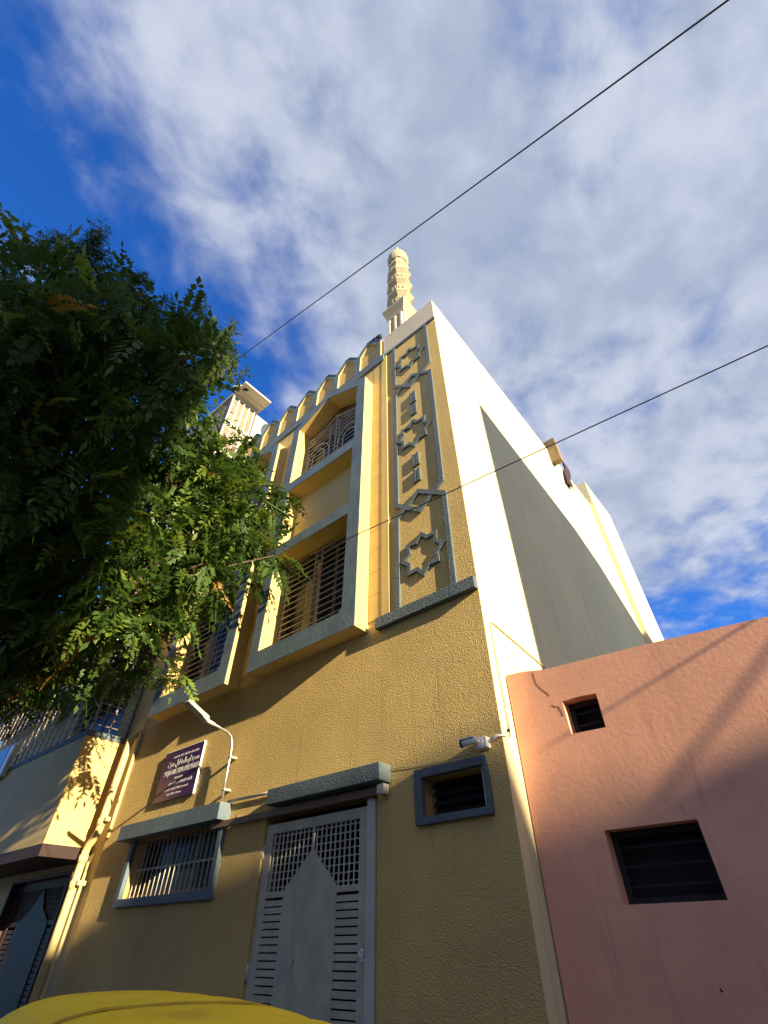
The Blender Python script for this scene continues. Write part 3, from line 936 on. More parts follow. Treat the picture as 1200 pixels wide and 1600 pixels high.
t_ = far_house('tall grey house standing behind the pink house, outside the picture on the right', 9.0, 13.5, .04, 8.6, 9.0, 'house_c', 'W')
prof = [(.04, 9.0), (8.6, 9.0), (6.6, 10.05), (5.2, 10.9), (4.06, 11.3), (.04, 11.9)]
n_ = len(prof)
MB().add([(9.0, y, z + .031) for y, z in prof] + [(13.5, y, z + .031) for y, z in prof],
         [tuple(reversed(range(n_))), tuple(range(n_, 2 * n_))] + [(i, (i + 1) % n_, (i + 1) % n_ + n_, i + n_) for i in range(n_)]).build('top_storey', 'house_c', t_)
far_house('beige house closing the end of the street, low wing', 30.0, 38.0, -4.1, 9.0, 10.72, 'house_a', 'W')
far_house('narrow brown house closing the end of the street, beside the low beige wing', 30.2, 38.0, -4.66, -4.12, 11.85, 'house_b', '')
far_house('brown house closing the end of the street, middle block', 30.3, 38.0, -8.2, -4.68, 12.45, 'house_b', 'W')
far_house('grey tall house at the far corner of the street', 30.1, 38.0, -16.0, -8.22, 19.0, 'house_c', 'W')
for i, (x0, x1, h, m_) in enumerate(((-22, -13.2, 6.5, 'house_b'), (-13, -4.2, 4.6, 'house_a'), (-4, 4.8, 3.9, 'house_c'), (5, 14, 4.4, 'house_b'))):
    far_house('house across the street from the mosque, %s' % ('brown and leftmost', 'beige with flat roof', 'grey, right behind the viewer', 'low brown one at the right')[i], x0, x1, -17, -9.5, h, m_, 'N')

# ---------------------------------------------------------------- tree
random.seed(11)
rng = np.random.default_rng(11)
CL = [(-2.49,-4.33,5.34,0.42),(-1.58,-3.74,6.25,0.42),(-2.78,-3.28,4.77,0.42),(-3.96,-1.98,5.85,0.42),(-1.9,-3.44,5.64,0.42),(-2.33,-4.42,5.92,0.42),(-2.93,-3.82,4.51,0.42),(-2.47,-3.59,4.99,0.42),(-2.05,-3.69,6.16,0.42),(-1.76,-4.2,6.62,0.42),(-2.94,-2.87,4.31,0.42),(-2.34,-4.8,6.16,0.42),(-3.36,-1.69,6.24,0.42),(-2.56,-3.98,5.29,0.42),(-3.62,-3.62,4.54,0.42),(-2.16,-4.66,5.55,0.42),(-1.51,-4.42,6.02,0.42),(-1.66,-4.85,5.73,0.42),(-3.06,-4.17,5.27,0.42),(-2.81,-3.91,5.01,0.42),(-2.71,-3.98,5.83,0.42),(-3.47,-2.72,3.76,0.42),(-3.61,-1.59,7.81,0.42),(-3.57,-0.85,6.5,0.42),(-4.37,-0.79,6,0.42),(-4.29,-2.04,7.05,0.42),(-2.79,-1.61,6.61,0.42),(-1.53,-3.29,6.22,0.42),(-2.72,-3.12,5.61,0.42),(-3.09,-2.77,6.52,0.42),(-3.32,-3.38,3.73,0.42),(-3.64,-2.65,4.15,0.42),(-2.74,-2.65,4.04,0.42),(-2.95,-2.58,4.67,0.42),(-3.62,-3.18,8.27,0.42),(-3.35,-3.44,4.79,0.42),(-2.1,-4.11,6.12,0.42),(-2.54,-3.15,4.91,0.42),(-2.1,-3.69,5.67,0.42),(-3.53,-3.13,4.17,0.42),(-2.76,-2.96,4.59,0.42),(-1.88,-4.79,6.3,0.42),(-2.16,-3.68,5.28,0.42),(-3.52,-3.26,4.55,0.42),(-3.71,-3.47,4.22,0.42),(-1.91,-4.46,6.02,0.42),(-2.84,-3.19,4.44,0.42),(-2.12,-4,5.72,0.42),(-2.4,-2.88,4.65,0.42),(-3.47,-1.92,6.74,0.42),(-3.82,-3,3.9,0.42),(-1.48,-3.23,6.8,0.42),(-3.17,-2.53,7.51,0.42),(-1.54,-3.52,6.59,0.42),(-2.62,-2.49,4.21,0.42),(-1.9,-4,6.39,0.42),(-4.1,-1.11,6.4,0.42),(-2.6,-3.66,4.73,0.42),(-2.73,-2.64,5.23,0.42),(-1.44,-4.01,6.53,0.42),(-2.72,-4.06,4.7,0.42),(-3.88,-2.09,7.54,0.42),(-2.71,-3.4,5.48,0.42),(-4.71,-2.97,3.86,0.42),(-2.64,-4.24,5.87,0.42),(-3.15,-2.99,4.17,0.42),(-2.16,-4.43,5.38,0.42),(-2.97,-4.21,7.28,0.42),(-3.85,-2.47,4.55,0.42),(-1.78,-3.33,6.75,0.42),(-2.33,-5.01,6.42,0.42),(-4.26,-1.14,5.85,0.42),(-4.92,-2.74,4.05,0.42),(-4.12,-3.85,5.81,0.42),(-3.38,-3.94,6.89,0.42),(-3.25,-3.1,6.72,0.42),(-3.27,-3.34,5.25,0.42),(-3.07,-4.72,7.07,0.42),(-2.99,-1.66,6.88,0.42),(-4.66,-3.38,4.93,0.42),(-4.04,-2.67,5.79,0.42),(-2.04,-4.41,6.75,0.42),(-4.08,-3.51,5.43,0.42),(-3.42,-3.23,5.76,0.42),(-2.06,-3.69,6.92,0.42),(-3.82,-3.14,4.29,0.42),(-2.83,-2.78,7.33,0.42),(-2.45,-3.5,6.82,0.42),(-3.95,-1.98,6.97,0.42),(-4.27,-2.32,5.47,0.42),(-2.68,-3.78,6.61,0.42),(-2.39,-3.84,6.82,0.42),(-3.97,-1.7,5.36,0.42),(-3.89,-0.77,6.01,0.42),(-3.72,-2.37,6.1,0.42),(-4.26,-3.16,4.95,0.42),(-2.8,-4.45,6.36,0.42),(-3.61,-4.69,6.45,0.42),(-3.36,-3.14,5,0.42),(-3.59,-4.14,5.85,0.42),(-3.32,-2.8,6.27,0.42),(-3.32,-3.54,6.73,0.42),(-3.46,-1.63,6.16,0.42),(-2.83,-2.17,7.03,0.42),(-4.6,-2.71,4.69,0.42),(-3.42,-3.28,6.23,0.42),(-2.9,-3.77,5.72,0.42),(-4.13,-3.3,4.06,0.42),(-3.04,-4.27,5.91,0.42),(-2.08,-4.1,7.4,0.42),(-4.36,-1.85,6.24,0.42),(-4.19,-2.59,5.12,0.42),(-2.55,-4.75,6.05,0.42),(-4.36,-2.59,4.01,0.42),(-3.84,-2.35,7.3,0.42),(-3.91,-3.68,6.02,0.42),(-3.71,-3.66,4.77,0.42),(-3.53,-2.27,4.7,0.42),(-4.26,-3.91,5.38,0.42),(-3.62,-4.46,5.98,0.42),(-4.84,-3.05,3.99,0.42),(-3.23,-2.92,5.72,0.42),(-4.65,-2.33,4.44,0.42),(-2.66,-4.85,7.32,0.42),(-3.89,-0.83,7.15,0.42),(-4.3,-2.83,4.92,0.42),(-2.14,-4.11,6.88,0.42),(-4.14,-4.16,5.81,0.42),(-1.78,-3.06,7.24,0.42),(-3.77,-2.88,7.84,0.42),(-3.93,-3.06,3.99,0.42),(-3.01,-4.08,6.14,0.42),(-3.45,-4.17,8.29,0.42),(-5.64,-2.39,4.82,0.42),(-3.61,-4.01,6.87,0.42),(-4.45,-2.56,7.5,0.42),(-3.72,-2.28,6.22,0.42),(-5.31,-2.96,5.64,0.42),(-3.47,-1.54,6.72,0.42),(-3.65,-2.12,7.92,0.42),(-3.59,-4.97,7.24,0.42),(-4.11,-2.99,7.79,0.42),(-5.61,-2.79,5.22,0.42),(-4.03,-4.41,6.29,0.42),(-5.86,-3.51,5.73,0.42),(-4.73,-3.7,5.78,0.42),(-5.34,-2.37,5.54,0.42),(-4.32,-4.32,7.06,0.42),(-4.41,-3.25,6.53,0.42),(-3.75,-1.79,5.53,0.42),(-4.1,-3.59,7.15,0.42),(-3.1,-3.46,8.05,0.42),(-4.15,-1.64,5.27,0.42),(-5.38,-3,6.41,0.42),(-5.35,-1.84,6.09,0.42),(-4.79,-4.09,6.41,0.42),(-5.01,-3.54,6.46,0.42),(-3.3,-0.85,6.35,0.42),(-3.88,-4.58,7.35,0.42),(-4.56,-3.9,6.65,0.42),(-6.24,-2.76,4.79,0.42),(-3.74,-4.66,6.48,0.42),(-5.83,-3.12,5.09,0.42),(-4.43,-2.89,6.98,0.42),(-3.57,-4.29,7.38,0.42),(-4.41,-2.55,6.26,0.42),(-4.76,-2.51,5.81,0.42),(-2.58,-3.18,8.4,0.42),(-3.17,-4.91,8.08,0.42),(-2.75,-4.41,7.94,0.42),(-2.93,-2.22,6.46,0.42),(-5.58,-1.86,5.33,0.42),(-3.69,-2.68,7.95,0.42),(-2.69,-1.85,6.88,0.42),(-2.81,-3.73,8.29,0.42),(-3.84,-4.79,8.2,0.42),(-3.51,-3.59,7.41,0.42),(-2.28,-2.97,7.06,0.42),(-6.19,-2.8,4.37,0.42),(-4.41,-1.23,6.64,0.42),(-3,-5.14,7.24,0.42),(-4.93,-1.96,6.46,0.42),(-5.37,-1.57,5.59,0.42),(-3.79,-3.98,8,0.42),(-3.48,-3.21,7.84,0.42),(-5.88,-2.39,4.49,0.42),(-3.28,-0.62,7.38,0.16),(-3.48,-0.7,7.22,0.2),(-3.08,-0.6,7.38,0.1),(-3.72,-0.7,7.17,0.22),(-3.31,-0.62,6.36,0.16),(-3.07,-0.6,6.12,0.13),(-3.52,-0.7,6.59,0.22),(-4.63,-0.8,9.42,0.24),(-4.49,-0.9,9.76,0.16),(-6.77,-0.95,5.32,0.22),(-5.82,-0.9,4.92,0.22),(-5.33,-0.85,4.92,0.2),(-4.78,-0.8,4.68,0.13),(-7.57,-1,5.54,0.2),(-6.18,-0.95,4.84,0.14),(-5.77,-0.9,5.15,0.16),(-6.1,-1.1,4.98,0.3),(-6.6,-1.15,5.05,0.3),(-7.2,-1.2,4.85,0.3),(-6.9,-1.05,5.35,0.3),(-7.6,-1.3,5.1,0.3),(-2.61,-1.74,5.17,0.42),(-2.64,-1.87,5.51,0.42),(-2.62,-1.86,5.96,0.42),(-2.38,-1.81,6.14,0.42),(-2.89,-1.77,5.04,0.42),(-2.83,-1.83,5.47,0.42),(-2.88,-1.81,5.8,0.42),(-2.85,-1.66,6.12,0.42),(-3.42,-1.63,4.9,0.42),(-3.42,-1.63,5.36,0.42),(-3.32,-1.67,5.65,0.42),(-3.18,-1.72,5.91,0.42),(-3.58,-1.74,5.2,0.42),(-3.75,-1.58,5.6,0.42),(-3.72,-1.53,5.79,0.42),(-4.13,-1.67,5.46,0.42),(-4,-1.66,5.83,0.42),(-4.71,-1.63,5.25,0.42),(-4.56,-1.63,5.58,0.42),(-5.22,-1.56,5.08,0.42),(-5.2,-1.34,5.52,0.42)]
extra = [(-7.16,-5.50,5.92,0.45),(-5.26,-5.12,4.34,0.45),(-4.05,-5.81,7.32,0.45),(-8.07,-4.51,7.07,0.45),(-5.14,-6.62,6.64,0.45),(-6.39,-6.39,7.04,0.45),(-5.42,-6.69,4.33,0.45),(-4.24,-6.11,4.78,0.45),(-4.66,-6.48,8.58,0.45),(-3.74,-6.26,6.39,0.45),(-5.70,-5.04,7.10,0.45),(-5.76,-6.02,7.75,0.45),(-5.69,-5.48,4.06,0.45),(-6.24,-5.33,4.10,0.45),(-5.20,-5.09,4.31,0.45),(-5.14,-5.86,7.53,0.45),(-5.32,-6.53,5.89,0.45),(-6.77,-6.30,7.10,0.45),(-6.84,-6.27,8.02,0.45),(-7.16,-7.14,6.26,0.45),(-6.66,-4.17,6.28,0.45),(-5.06,-4.29,5.80,0.45),(-6.99,-6.41,6.17,0.45),(-6.22,-6.12,8.79,0.45),(-5.70,-6.67,5.77,0.45),(-6.84,-4.95,6.73,0.45),(-5.92,-4.40,5.83,0.45),(-7.37,-5.54,8.25,0.45),(-6.99,-6.76,6.74,0.45),(-6.20,-5.82,8.04,0.45),(-6.76,-6.55,5.83,0.45),(-5.04,-5.30,5.88,0.45),(-5.51,-4.71,5.98,0.45),(-5.26,-4.40,5.98,0.45),(-4.23,-5.13,6.24,0.45),(-6.46,-5.72,7.65,0.45),(-6.21,-4.81,6.40,0.45),(-7.13,-5.54,7.61,0.45),(-8.03,-6.05,6.21,0.45),(-3.73,-4.36,5.36,0.45),(-5.74,-4.71,4.56,0.45),(-6.71,-5.41,8.31,0.45),(-5.20,-4.53,6.05,0.45),(-6.49,-6.18,5.82,0.45),(-6.23,-7.62,6.60,0.45),(-7.56,-4.82,7.93,0.45),(-4.90,-5.62,6.52,0.45),(-5.06,-3.87,4.78,0.45),(-5.71,-5.96,7.74,0.45),(-5.35,-6.55,5.21,0.45),(-4.73,-6.10,8.44,0.45),(-5.36,-6.77,5.13,0.45),(-8.28,-5.79,5.99,0.45),(-7.50,-6.34,5.67,0.45),(-5.91,-5.24,6.43,0.45),(-5.97,-6.94,5.22,0.45),(-3.90,-6.56,6.20,0.45),(-4.06,-6.66,5.85,0.45),(-5.38,-4.89,4.04,0.45),(-6.66,-5.99,6.53,0.45),(-10.65,-3.16,4.68,0.50),(-11.35,-2.64,4.65,0.50),(-8.46,-4.23,6.90,0.50),(-9.78,-5.01,6.18,0.50),(-9.60,-4.72,6.78,0.50),(-12.15,-4.07,7.08,0.50),(-10.25,-4.16,4.91,0.50),(-11.40,-3.85,7.69,0.50),(-8.39,-3.98,5.53,0.50),(-11.86,-3.71,7.17,0.50),(-12.12,-3.79,4.97,0.50),(-9.83,-3.06,5.01,0.50),(-10.70,-3.12,6.53,0.50),(-9.86,-3.52,4.97,0.50),(-9.82,-5.34,6.20,0.50),(-9.12,-3.59,6.46,0.50),(-11.80,-4.81,6.19,0.50),(-8.80,-3.19,5.89,0.50),(-9.10,-4.19,6.06,0.50),(-8.46,-3.77,4.92,0.50),(-10.77,-3.22,6.59,0.50),(-8.30,-4.88,6.04,0.50),(-10.55,-2.48,4.40,0.50),(-10.15,-4.79,6.69,0.50),(-8.63,-4.32,7.35,0.50),(-11.50,-4.36,7.46,0.50),(-9.23,-4.02,4.57,0.50),(-12.31,-3.82,5.54,0.50),(-10.51,-4.51,7.32,0.50),(-10.12,-4.34,4.88,0.50),(-10.68,-3.41,4.82,0.50),(-8.45,-2.59,4.59,0.50),(-10.78,-5.19,5.80,0.50),(-9.63,-3.70,7.32,0.50),(-9.38,-3.58,4.64,0.50),(-11.76,-3.18,6.06,0.50),(-10.09,-5.19,6.41,0.50),(-8.59,-3.68,6.79,0.50),(-9.36,-4.58,5.60,0.50),(-11.23,-3.27,6.76,0.50),(-10.41,-4.02,7.17,0.50),(-11.20,-3.73,4.51,0.50),(-10.76,-4.81,5.45,0.50),(-10.22,-3.24,6.37,0.50),(-11.22,-4.46,7.43,0.50),(-10.41,-4.05,4.41,0.50),(-9.72,-5.10,5.45,0.50),(-8.01,-3.13,5.32,0.50),(-9.38,-3.72,6.27,0.50),(-10.89,-3.54,7.41,0.50),(-11.11,-3.26,5.85,0.50),(-9.70,-3.40,5.32,0.50),(-8.99,-3.90,6.26,0.50),(-11.10,-3.81,5.33,0.50),(-12.52,-3.24,7.17,0.50),(-8.95,-2.72,4.77,0.50),(-10.71,-5.04,5.76,0.50),(-10.09,-2.48,5.45,0.50),(-9.77,-3.60,6.34,0.50),(-8.00,-4.64,6.58,0.50)]   # crown left of and behind the picture, plus unseen clumps added to block skylight
CLALL = CL + extra
tree = thing('leafy_tree', 'large dark feathery leaved street tree filling the left side', 'tree')
BASE = Vector((-5.9, -3.3, GZ))
FORK = Vector((-5.6, -3.35, 3.6))
MB().tube([BASE, BASE + Vector((.03, .0, .6)), BASE + Vector((.18, -.03, 2.0)), FORK], [.27, .21, .18, .16], 12).build('trunk', 'bark', tree)
pts = np.array([c[:3] for c in CLALL])
# limbs: cluster the clumps by direction, one curved limb for each group, a branch to each clump
dirs = pts - np.array(FORK)
dirs /= np.linalg.norm(dirs, axis=1)[:, None]
seeds = [0]
while len(seeds) < 11:
    dd = np.max(dirs @ dirs[seeds].T, axis=1)
    seeds.append(int(np.argmin(dd)))
lab = np.argmax(dirs @ dirs[seeds].T, axis=1)
brm = MB()
for gidx in range(len(seeds)):
    idx = np.where(lab == gidx)[0]
    if len(idx) == 0:
        continue
    cen = Vector(pts[idx].mean(0))
    mid = FORK.lerp(cen, .5) + Vector((random.uniform(-.2, .2), random.uniform(-.2, .2), random.uniform(-.1, .3)))
    lp = [FORK.lerp(mid, k / 4) for k in range(4)] + [mid.lerp(cen, k / 4) for k in range(5)]
    for k in range(1, len(lp) - 1):
        lp[k] = lp[k] + Vector((random.uniform(-.06, .06),) * 3)
    MB().tube(lp, .10, 8, .035).build('limb', 'bark', tree)
    for i in idx:
        e = Vector(pts[i])
        j = min(range(2, len(lp)), key=lambda k_: (lp[k_] - e).length + .3 * (len(lp) - k_) * 0)
        s0 = lp[j]
        m1 = s0.lerp(e, .5) + Vector((random.uniform(-.12, .12), random.uniform(-.12, .12), random.uniform(.0, .18)))
        brm.tube([s0, s0.lerp(m1, .5), m1, m1.lerp(e, .5), e], .022, 5, .007, False)
brm.build('branches', 'twig', tree)['kind'] = 'stuff'

# frond: rachis with paired leaflets
def frond_template(npair, length, ll, lw, droop):
    v, f = [], []
    def quad(a, b_, c, d):
        o_ = len(v)
        v.extend([a, b_, c, d])
        f.append((o_, o_ + 1, o_ + 2, o_ + 3))
    def rp(s):
        return np.array([s * length, 0, -droop * s * s * length])
    for k in range(npair):
        s0 = .16 + .84 * k / npair
        p = rp(s0)
        taper = 1.0 - .45 * max(0, (s0 - .55) / .45) - .25 * max(0, (.3 - s0) / .3)
        for sd in (-1, 1):
            d = np.array([.42, sd, -.28]); d /= np.linalg.norm(d)
            w = np.array([1, -sd * .42, .0]); w /= np.linalg.norm(w)
            l_, w_ = ll * taper, lw * taper
            quad(p, p + d * l_ * .45 - w * w_ * .5, p + d * l_, p + d * l_ * .45 + w * w_ * .5)
    p = rp(1.0)
    quad(p, p + np.array([.4 * ll, -.4 * lw, -.1 * ll]), p + np.array([ll * .9, 0, -.3 * ll]), p + np.array([.4 * ll, .4 * lw, -.1 * ll]))
    a, b_ = rp(0), rp(1.0)
    quad(a + np.array([0, -.004, 0]), a + np.array([0, .004, 0]), b_ + np.array([0, .002, 0]), b_ + np.array([0, -.002, 0]))
    return np.array(v), np.array(f)


TPL = [frond_template(8, .36, .105, .056, .40), frond_template(7, .30, .098, .056, .60), frond_template(5, .22, .088, .052, .3)]
TPLK = [frond_template(5, .13, .035, .016, .3)]


def fronds(clumps, per, tpls, scale=(.8, 1.25), spread=1.0, outward=.7):
    V, F, Ccol = [], [], []
    o_ = 0
    for cx, cy, cz, r in clumps:
        n_ = max(8, int(per * (r / .42) ** 1.5))
        for _ in range(n_):
            tv, tf = tpls[rng.integers(len(tpls))]
            d = rng.normal(size=3)
            d /= np.linalg.norm(d)
            pos = np.array([cx, cy, cz]) + d * r * spread * rng.random() ** .5 * np.array([1, 1, .8])
            ax = d * outward + rng.normal(size=3) * .55 + np.array([0, 0, -.12])
            ax /= np.linalg.norm(ax)
            upv = np.array([0, 0, 1.0]) + rng.normal(size=3) * .35
            sd = np.cross(upv, ax)
            sd /= np.linalg.norm(sd) + 1e-9
            uv = np.cross(ax, sd)
            sc = rng.uniform(*scale)
            tj = tv.reshape(-1, 4, 3) + rng.normal(size=(len(tv) // 4, 1, 3)) * .007
            tj = tj + rng.normal(size=tj.shape) * .004
            cur = rng.uniform(-.9, .5)
            tj[..., 2] += cur * tj[..., 0] ** 2 * 2.0
            P_ = (tj.reshape(-1, 3) * sc) @ np.stack([ax, sd, uv]) + pos
            V.append(P_)
            F.append(tf + o_)
            o_ += len(tv)
            h = rng.random()
            g_ = rng.uniform(.75, 1.3)
            col = np.array([.054, .104, .018]) * g_
            if h < .22:
                col = np.array([.125, .175, .022]) * g_
            elif h > .985:
                col = np.array([.30, .17, .03]) * g_
            Ccol.append(np.tile(np.append(col, 1.0), (len(tv), 1)))
    return np.concatenate(V), np.concatenate(F), np.concatenate(Ccol)


def leaf_mesh(name, V, F, Cc, parent):
    me = bpy.data.meshes.new(name)
    me.vertices.add(len(V))
    me.vertices.foreach_set('co', V.astype(np.float32).ravel())
    me.loops.add(F.size)
    me.loops.foreach_set('vertex_index', F.astype(np.int32).ravel())
    me.polygons.add(len(F))
    me.polygons.foreach_set('loop_start', np.arange(0, F.size, 4, dtype=np.int32))
    me.polygons.foreach_set('loop_total', np.full(len(F), 4, dtype=np.int32))
    ca = me.color_attributes.new('tint', 'FLOAT_COLOR', 'POINT')
    ca.data.foreach_set('color', Cc.astype(np.float32).ravel())
    me.materials.append(MATS['leaf'])
    me.update(calc_edges=True)
    me.validate()
    o_ = bpy.data.objects.new(name, me)
    COL.objects.link(o_)
    o_.parent = parent
    return o_


leaf_mesh('crown', *fronds(CL, 22, TPL), tree)['kind'] = 'stuff'
leaf_mesh('crown', *fronds(extra, 26, TPL), tree)['kind'] = 'stuff'  # unseen rest of the crown together with the added skylight-blocking clumps
# withered rust brown spray near the bay
V, F, Cc = fronds([(-5.57, -0.85, 10.43, .2)], 60, TPL, (.5, .8))
Cc[:] = (.30, .085, .03, 1)
leaf_mesh('withered_spray', V, F, Cc, tree)
# thin outer twigs with small leaves standing above the crown
tw = MB()
tips = []
for bx, by, bz in [(-2.276, -5.050, 7.005), (-2.016, -4.882, 6.982), (-1.907, -4.741, 7.083), (-1.791, -4.594, 7.182), (-1.772, -4.373, 6.971), (-2.065, -4.274, 7.259), (-1.953, -3.925, 7.345), (-2.025, -3.648, 7.283), (-2.174, -3.409, 7.649), (-2.168, -3.186, 7.872), (-2.118, -3.068, 7.889), (-2.176, -2.802, 8.048), (-2.316, -2.609, 7.914)]:
    b0 = Vector((bx, by, bz))
    for _ in range(4):
        e = b0 + Vector((random.uniform(-.2, .35), random.uniform(-.25, .3), random.uniform(.25, .75)))
        pts_ = [b0, b0.lerp(e, .35) + Vector((random.uniform(-.05, .05), random.uniform(-.05, .05), .02)), b0.lerp(e, .7) + Vector((random.uniform(-.05, .05), random.uniform(-.05, .05), 0)), e]
        tw.tube(pts_, .006, 4, .003, False)
        for k in range(6):
            s_ = random.uniform(.3, 1)
            q = b0.lerp(e, s_)
            tips.append((q.x, q.y, q.z, .06))
tw.build('outer_twigs', 'twig', tree)
V, F, Cc = fronds(tips, 2, TPLK, (.45, .9))
leaf_mesh('twig_leaves', V, F, Cc, tree)

# ---------------------------------------------------------------- wires
def wire(p0, p1, sag, r, label, n=24):
    p0, p1 = Vector(p0), Vector(p1)
    pp_ = [p0.lerp(p1, k / n) - Vector((0, 0, sag * 4 * (k / n) * (1 - k / n))) for k in range(n + 1)]
    return tag(MB().tube(pp_, r, 6).build('overhead_wire', 'wire'), label, 'wire', 'overhead wires')


wire((-8.225, -1.883, 13.013), (4.077, -2.484, 6.140), 0, 0.007, 'black overhead wire crossing the sky above the minaret')
wire((-6.292, -1.814, 4.813), (3.281, -1.187, 4.464), 0, 0.0052, 'thin black overhead wire passing in front of the bays and star reliefs')
wire((6.000, -0.207, 4.556), (7.000, -0.644, 4.818), 0, 0.009, 'sagging cable outside the picture whose shadow crosses the pink wall, lower one')
wire((6.000, -0.209, 4.502), (7.000, -0.534, 4.107), 0, 0.009, 'sagging cable outside the picture whose shadow crosses the pink wall, upper one')

# ---------------------------------------------------------------- wall lamp
lamp = thing('wall_lamp', 'white floodlight on a rusty curved pipe arm above the lower window', 'lamp')
arm = [(-3.96, -.085, 3.03), (-3.965, -.085, 3.3), (-3.97, -.085, 3.58), (-3.972, -.095, 3.68), (-3.972, -.13, 3.755), (-3.972, -.20, 3.795), (-3.972, -.31, 3.815), (-3.972, -.50, 3.85)]
MB().tube(arm, .017, 10).build('arm', 'steel', lamp)
MB().tube([(-3.972, -.42, 3.835), (-3.972, -.56, 3.862)], .026, 10).build('sleeve', 'lamp_white', lamp)
for z in (3.12, 3.50):
    MB().box(-4.0, -3.93, -.105, .0, z - .012, z + .012).build('clamp', 'lamp_white', lamp)
hd = MB()
n_ = Vector((0, -.34, .145)).normalized()
u_ = Vector((0, .392, .92)).normalized()
c0 = Vector((-3.972, -.54, 3.862))
prof = [(0, .035, .030), (.03, .05, .035), (.09, .055, .032), (.12, .06, .026), (.36, .06, .022), (.385, .045, .014)]
vs, fs = [], []
for d_, hw, hh in prof:
    c_ = c0 + n_ * d_
    for sx, sz in ((-1, -1), (1, -1), (1, 1), (-1, 1)):
        vs.append(c_ + Vector((sx * hw, 0, 0)) + u_ * (sz * hh))
for i in range(len(prof) - 1):
    for k in range(4):
        k2 = (k + 1) % 4
        fs.append((i * 4 + k, i * 4 + k2, (i + 1) * 4 + k2, (i + 1) * 4 + k))
fs += [(3, 2, 1, 0), tuple(len(vs) - 4 + k for k in range(4))]
hd.add(vs, fs).build('lamp_head', 'lamp_white', lamp, .004)
lens = []
for d_, hw in ((.13, .048), (.35, .048)):
    c_ = c0 + n_ * d_ - u_ * .0275
    lens += [c_ + Vector((-hw, 0, 0)), c_ + Vector((hw, 0, 0))]
MB().add(lens, [(0, 1, 3, 2)]).build('lens', 'jamb', lamp)

# ---------------------------------------------------------------- purple sign
sg = thing('name_board', 'purple mosque name board with white lettering on the ochre wall', 'sign')
SY = -.036
MB().box(-5.80, -4.775, SY, -.012, 3.205, 3.88).build('board', 'sign_print_shaded', sg)
MB().box(-4.774, -4.763, SY - .004, -.010, 3.20, 3.885).build('edge_trim', 'sign_white', sg)
MB().box(-5.80, -4.775, SY - .006, -.006, 3.881, 3.889).build('edge_trim', 'sign_white', sg)


def text(body, cx, z, size, parent, squash=1.0, width=None):
    cu = bpy.data.curves.new('lettering', 'FONT')
    cu.body = body
    cu.size = size
    cu.align_x = 'CENTER'
    cu.extrude = .0015
    cu.resolution_u = 3
    tmp = bpy.data.objects.new('lettering', cu)
    COL.objects.link(tmp)
    bpy.context.view_layer.update()
    dg = bpy.context.evaluated_depsgraph_get()
    me = bpy.data.meshes.new_from_object(tmp.evaluated_get(dg))
    bpy.data.objects.remove(tmp)
    if len(me.vertices) == 0:
        return None
    w_ = max(v.co.x for v in me.vertices) - min(v.co.x for v in me.vertices)
    kx = width / w_ if width else squash
    me.transform(Matrix.Translation((cx, SY - .003, z)) @ Matrix.Rotation(math.pi / 2, 4, 'X') @ Matrix.Diagonal((kx, 1, 1, 1)))
    me.materials.clear()
    me.materials.append(MATS['sign_text'])
    o_ = bpy.data.objects.new('lettering', me)
    COL.objects.link(o_)
    o_.parent = parent
    return o_


TX = -5.27
def faint_line(cx, z, h_, words, cw, parent):
    """a printed line too small to read: strokes of uneven height, grouped into words"""
    total = (sum(words) + len(words) - 1) * cw
    x = cx - total / 2
    mb_ = MB()
    rs = random.Random(int(z * 1000))
    for w_ in words:
        for _ in range(w_):
            hh = h_ * rs.uniform(.6, 1.0)
            mb_.box(x + cw * .12, x + cw * .45, SY - .003, SY - .0005, z, z + hh)
            mb_.box(x + cw * .47, x + cw * .85, SY - .003, SY - .0005, z + hh * rs.uniform(0, .6), z + hh * rs.uniform(.65, 1))
            x += cw
        x += cw
    o_ = mb_.build('small_print', 'sign_text', parent)
    o_['kind'] = 'stuff'
    return o_


faint_line(TX + .06, 3.775, .036, [7, 3, 6, 9], .024, sg)
ar = '\u0645\u0633\u062c\u062f \u0627\u0628\u0648 \u0637\u0644\u062d\u0647 \u0627\u0647\u0644 \u062d\u062f\u064a\u062b'
shaped = '\ufee3\ufeb4\ufea0\ufeaa \ufe8d\ufe91\ufeee \ufec3\ufee0\ufea4\ufeea \ufe8d\ufeeb\ufede \ufea3\ufeaa\ufef3\ufe9a'
text(shaped[::-1], TX + .03, 3.655, .125, sg, width=.82)
text('MASJID ABU TALHA AHLE HADEES', TX + .02, 3.540, .105, sg, width=.90)
faint_line(TX, 3.468, .030, [7, 3], .020, sg)
faint_line(TX + .08, 3.395, .044, [9, 1, 7, 5], .024, sg)
faint_line(TX - .02, 3.325, .030, [8, 6, 4, 8], .023, sg)
faint_line(TX - .02, 3.262, .028, [4, 5, 7], .021, sg)

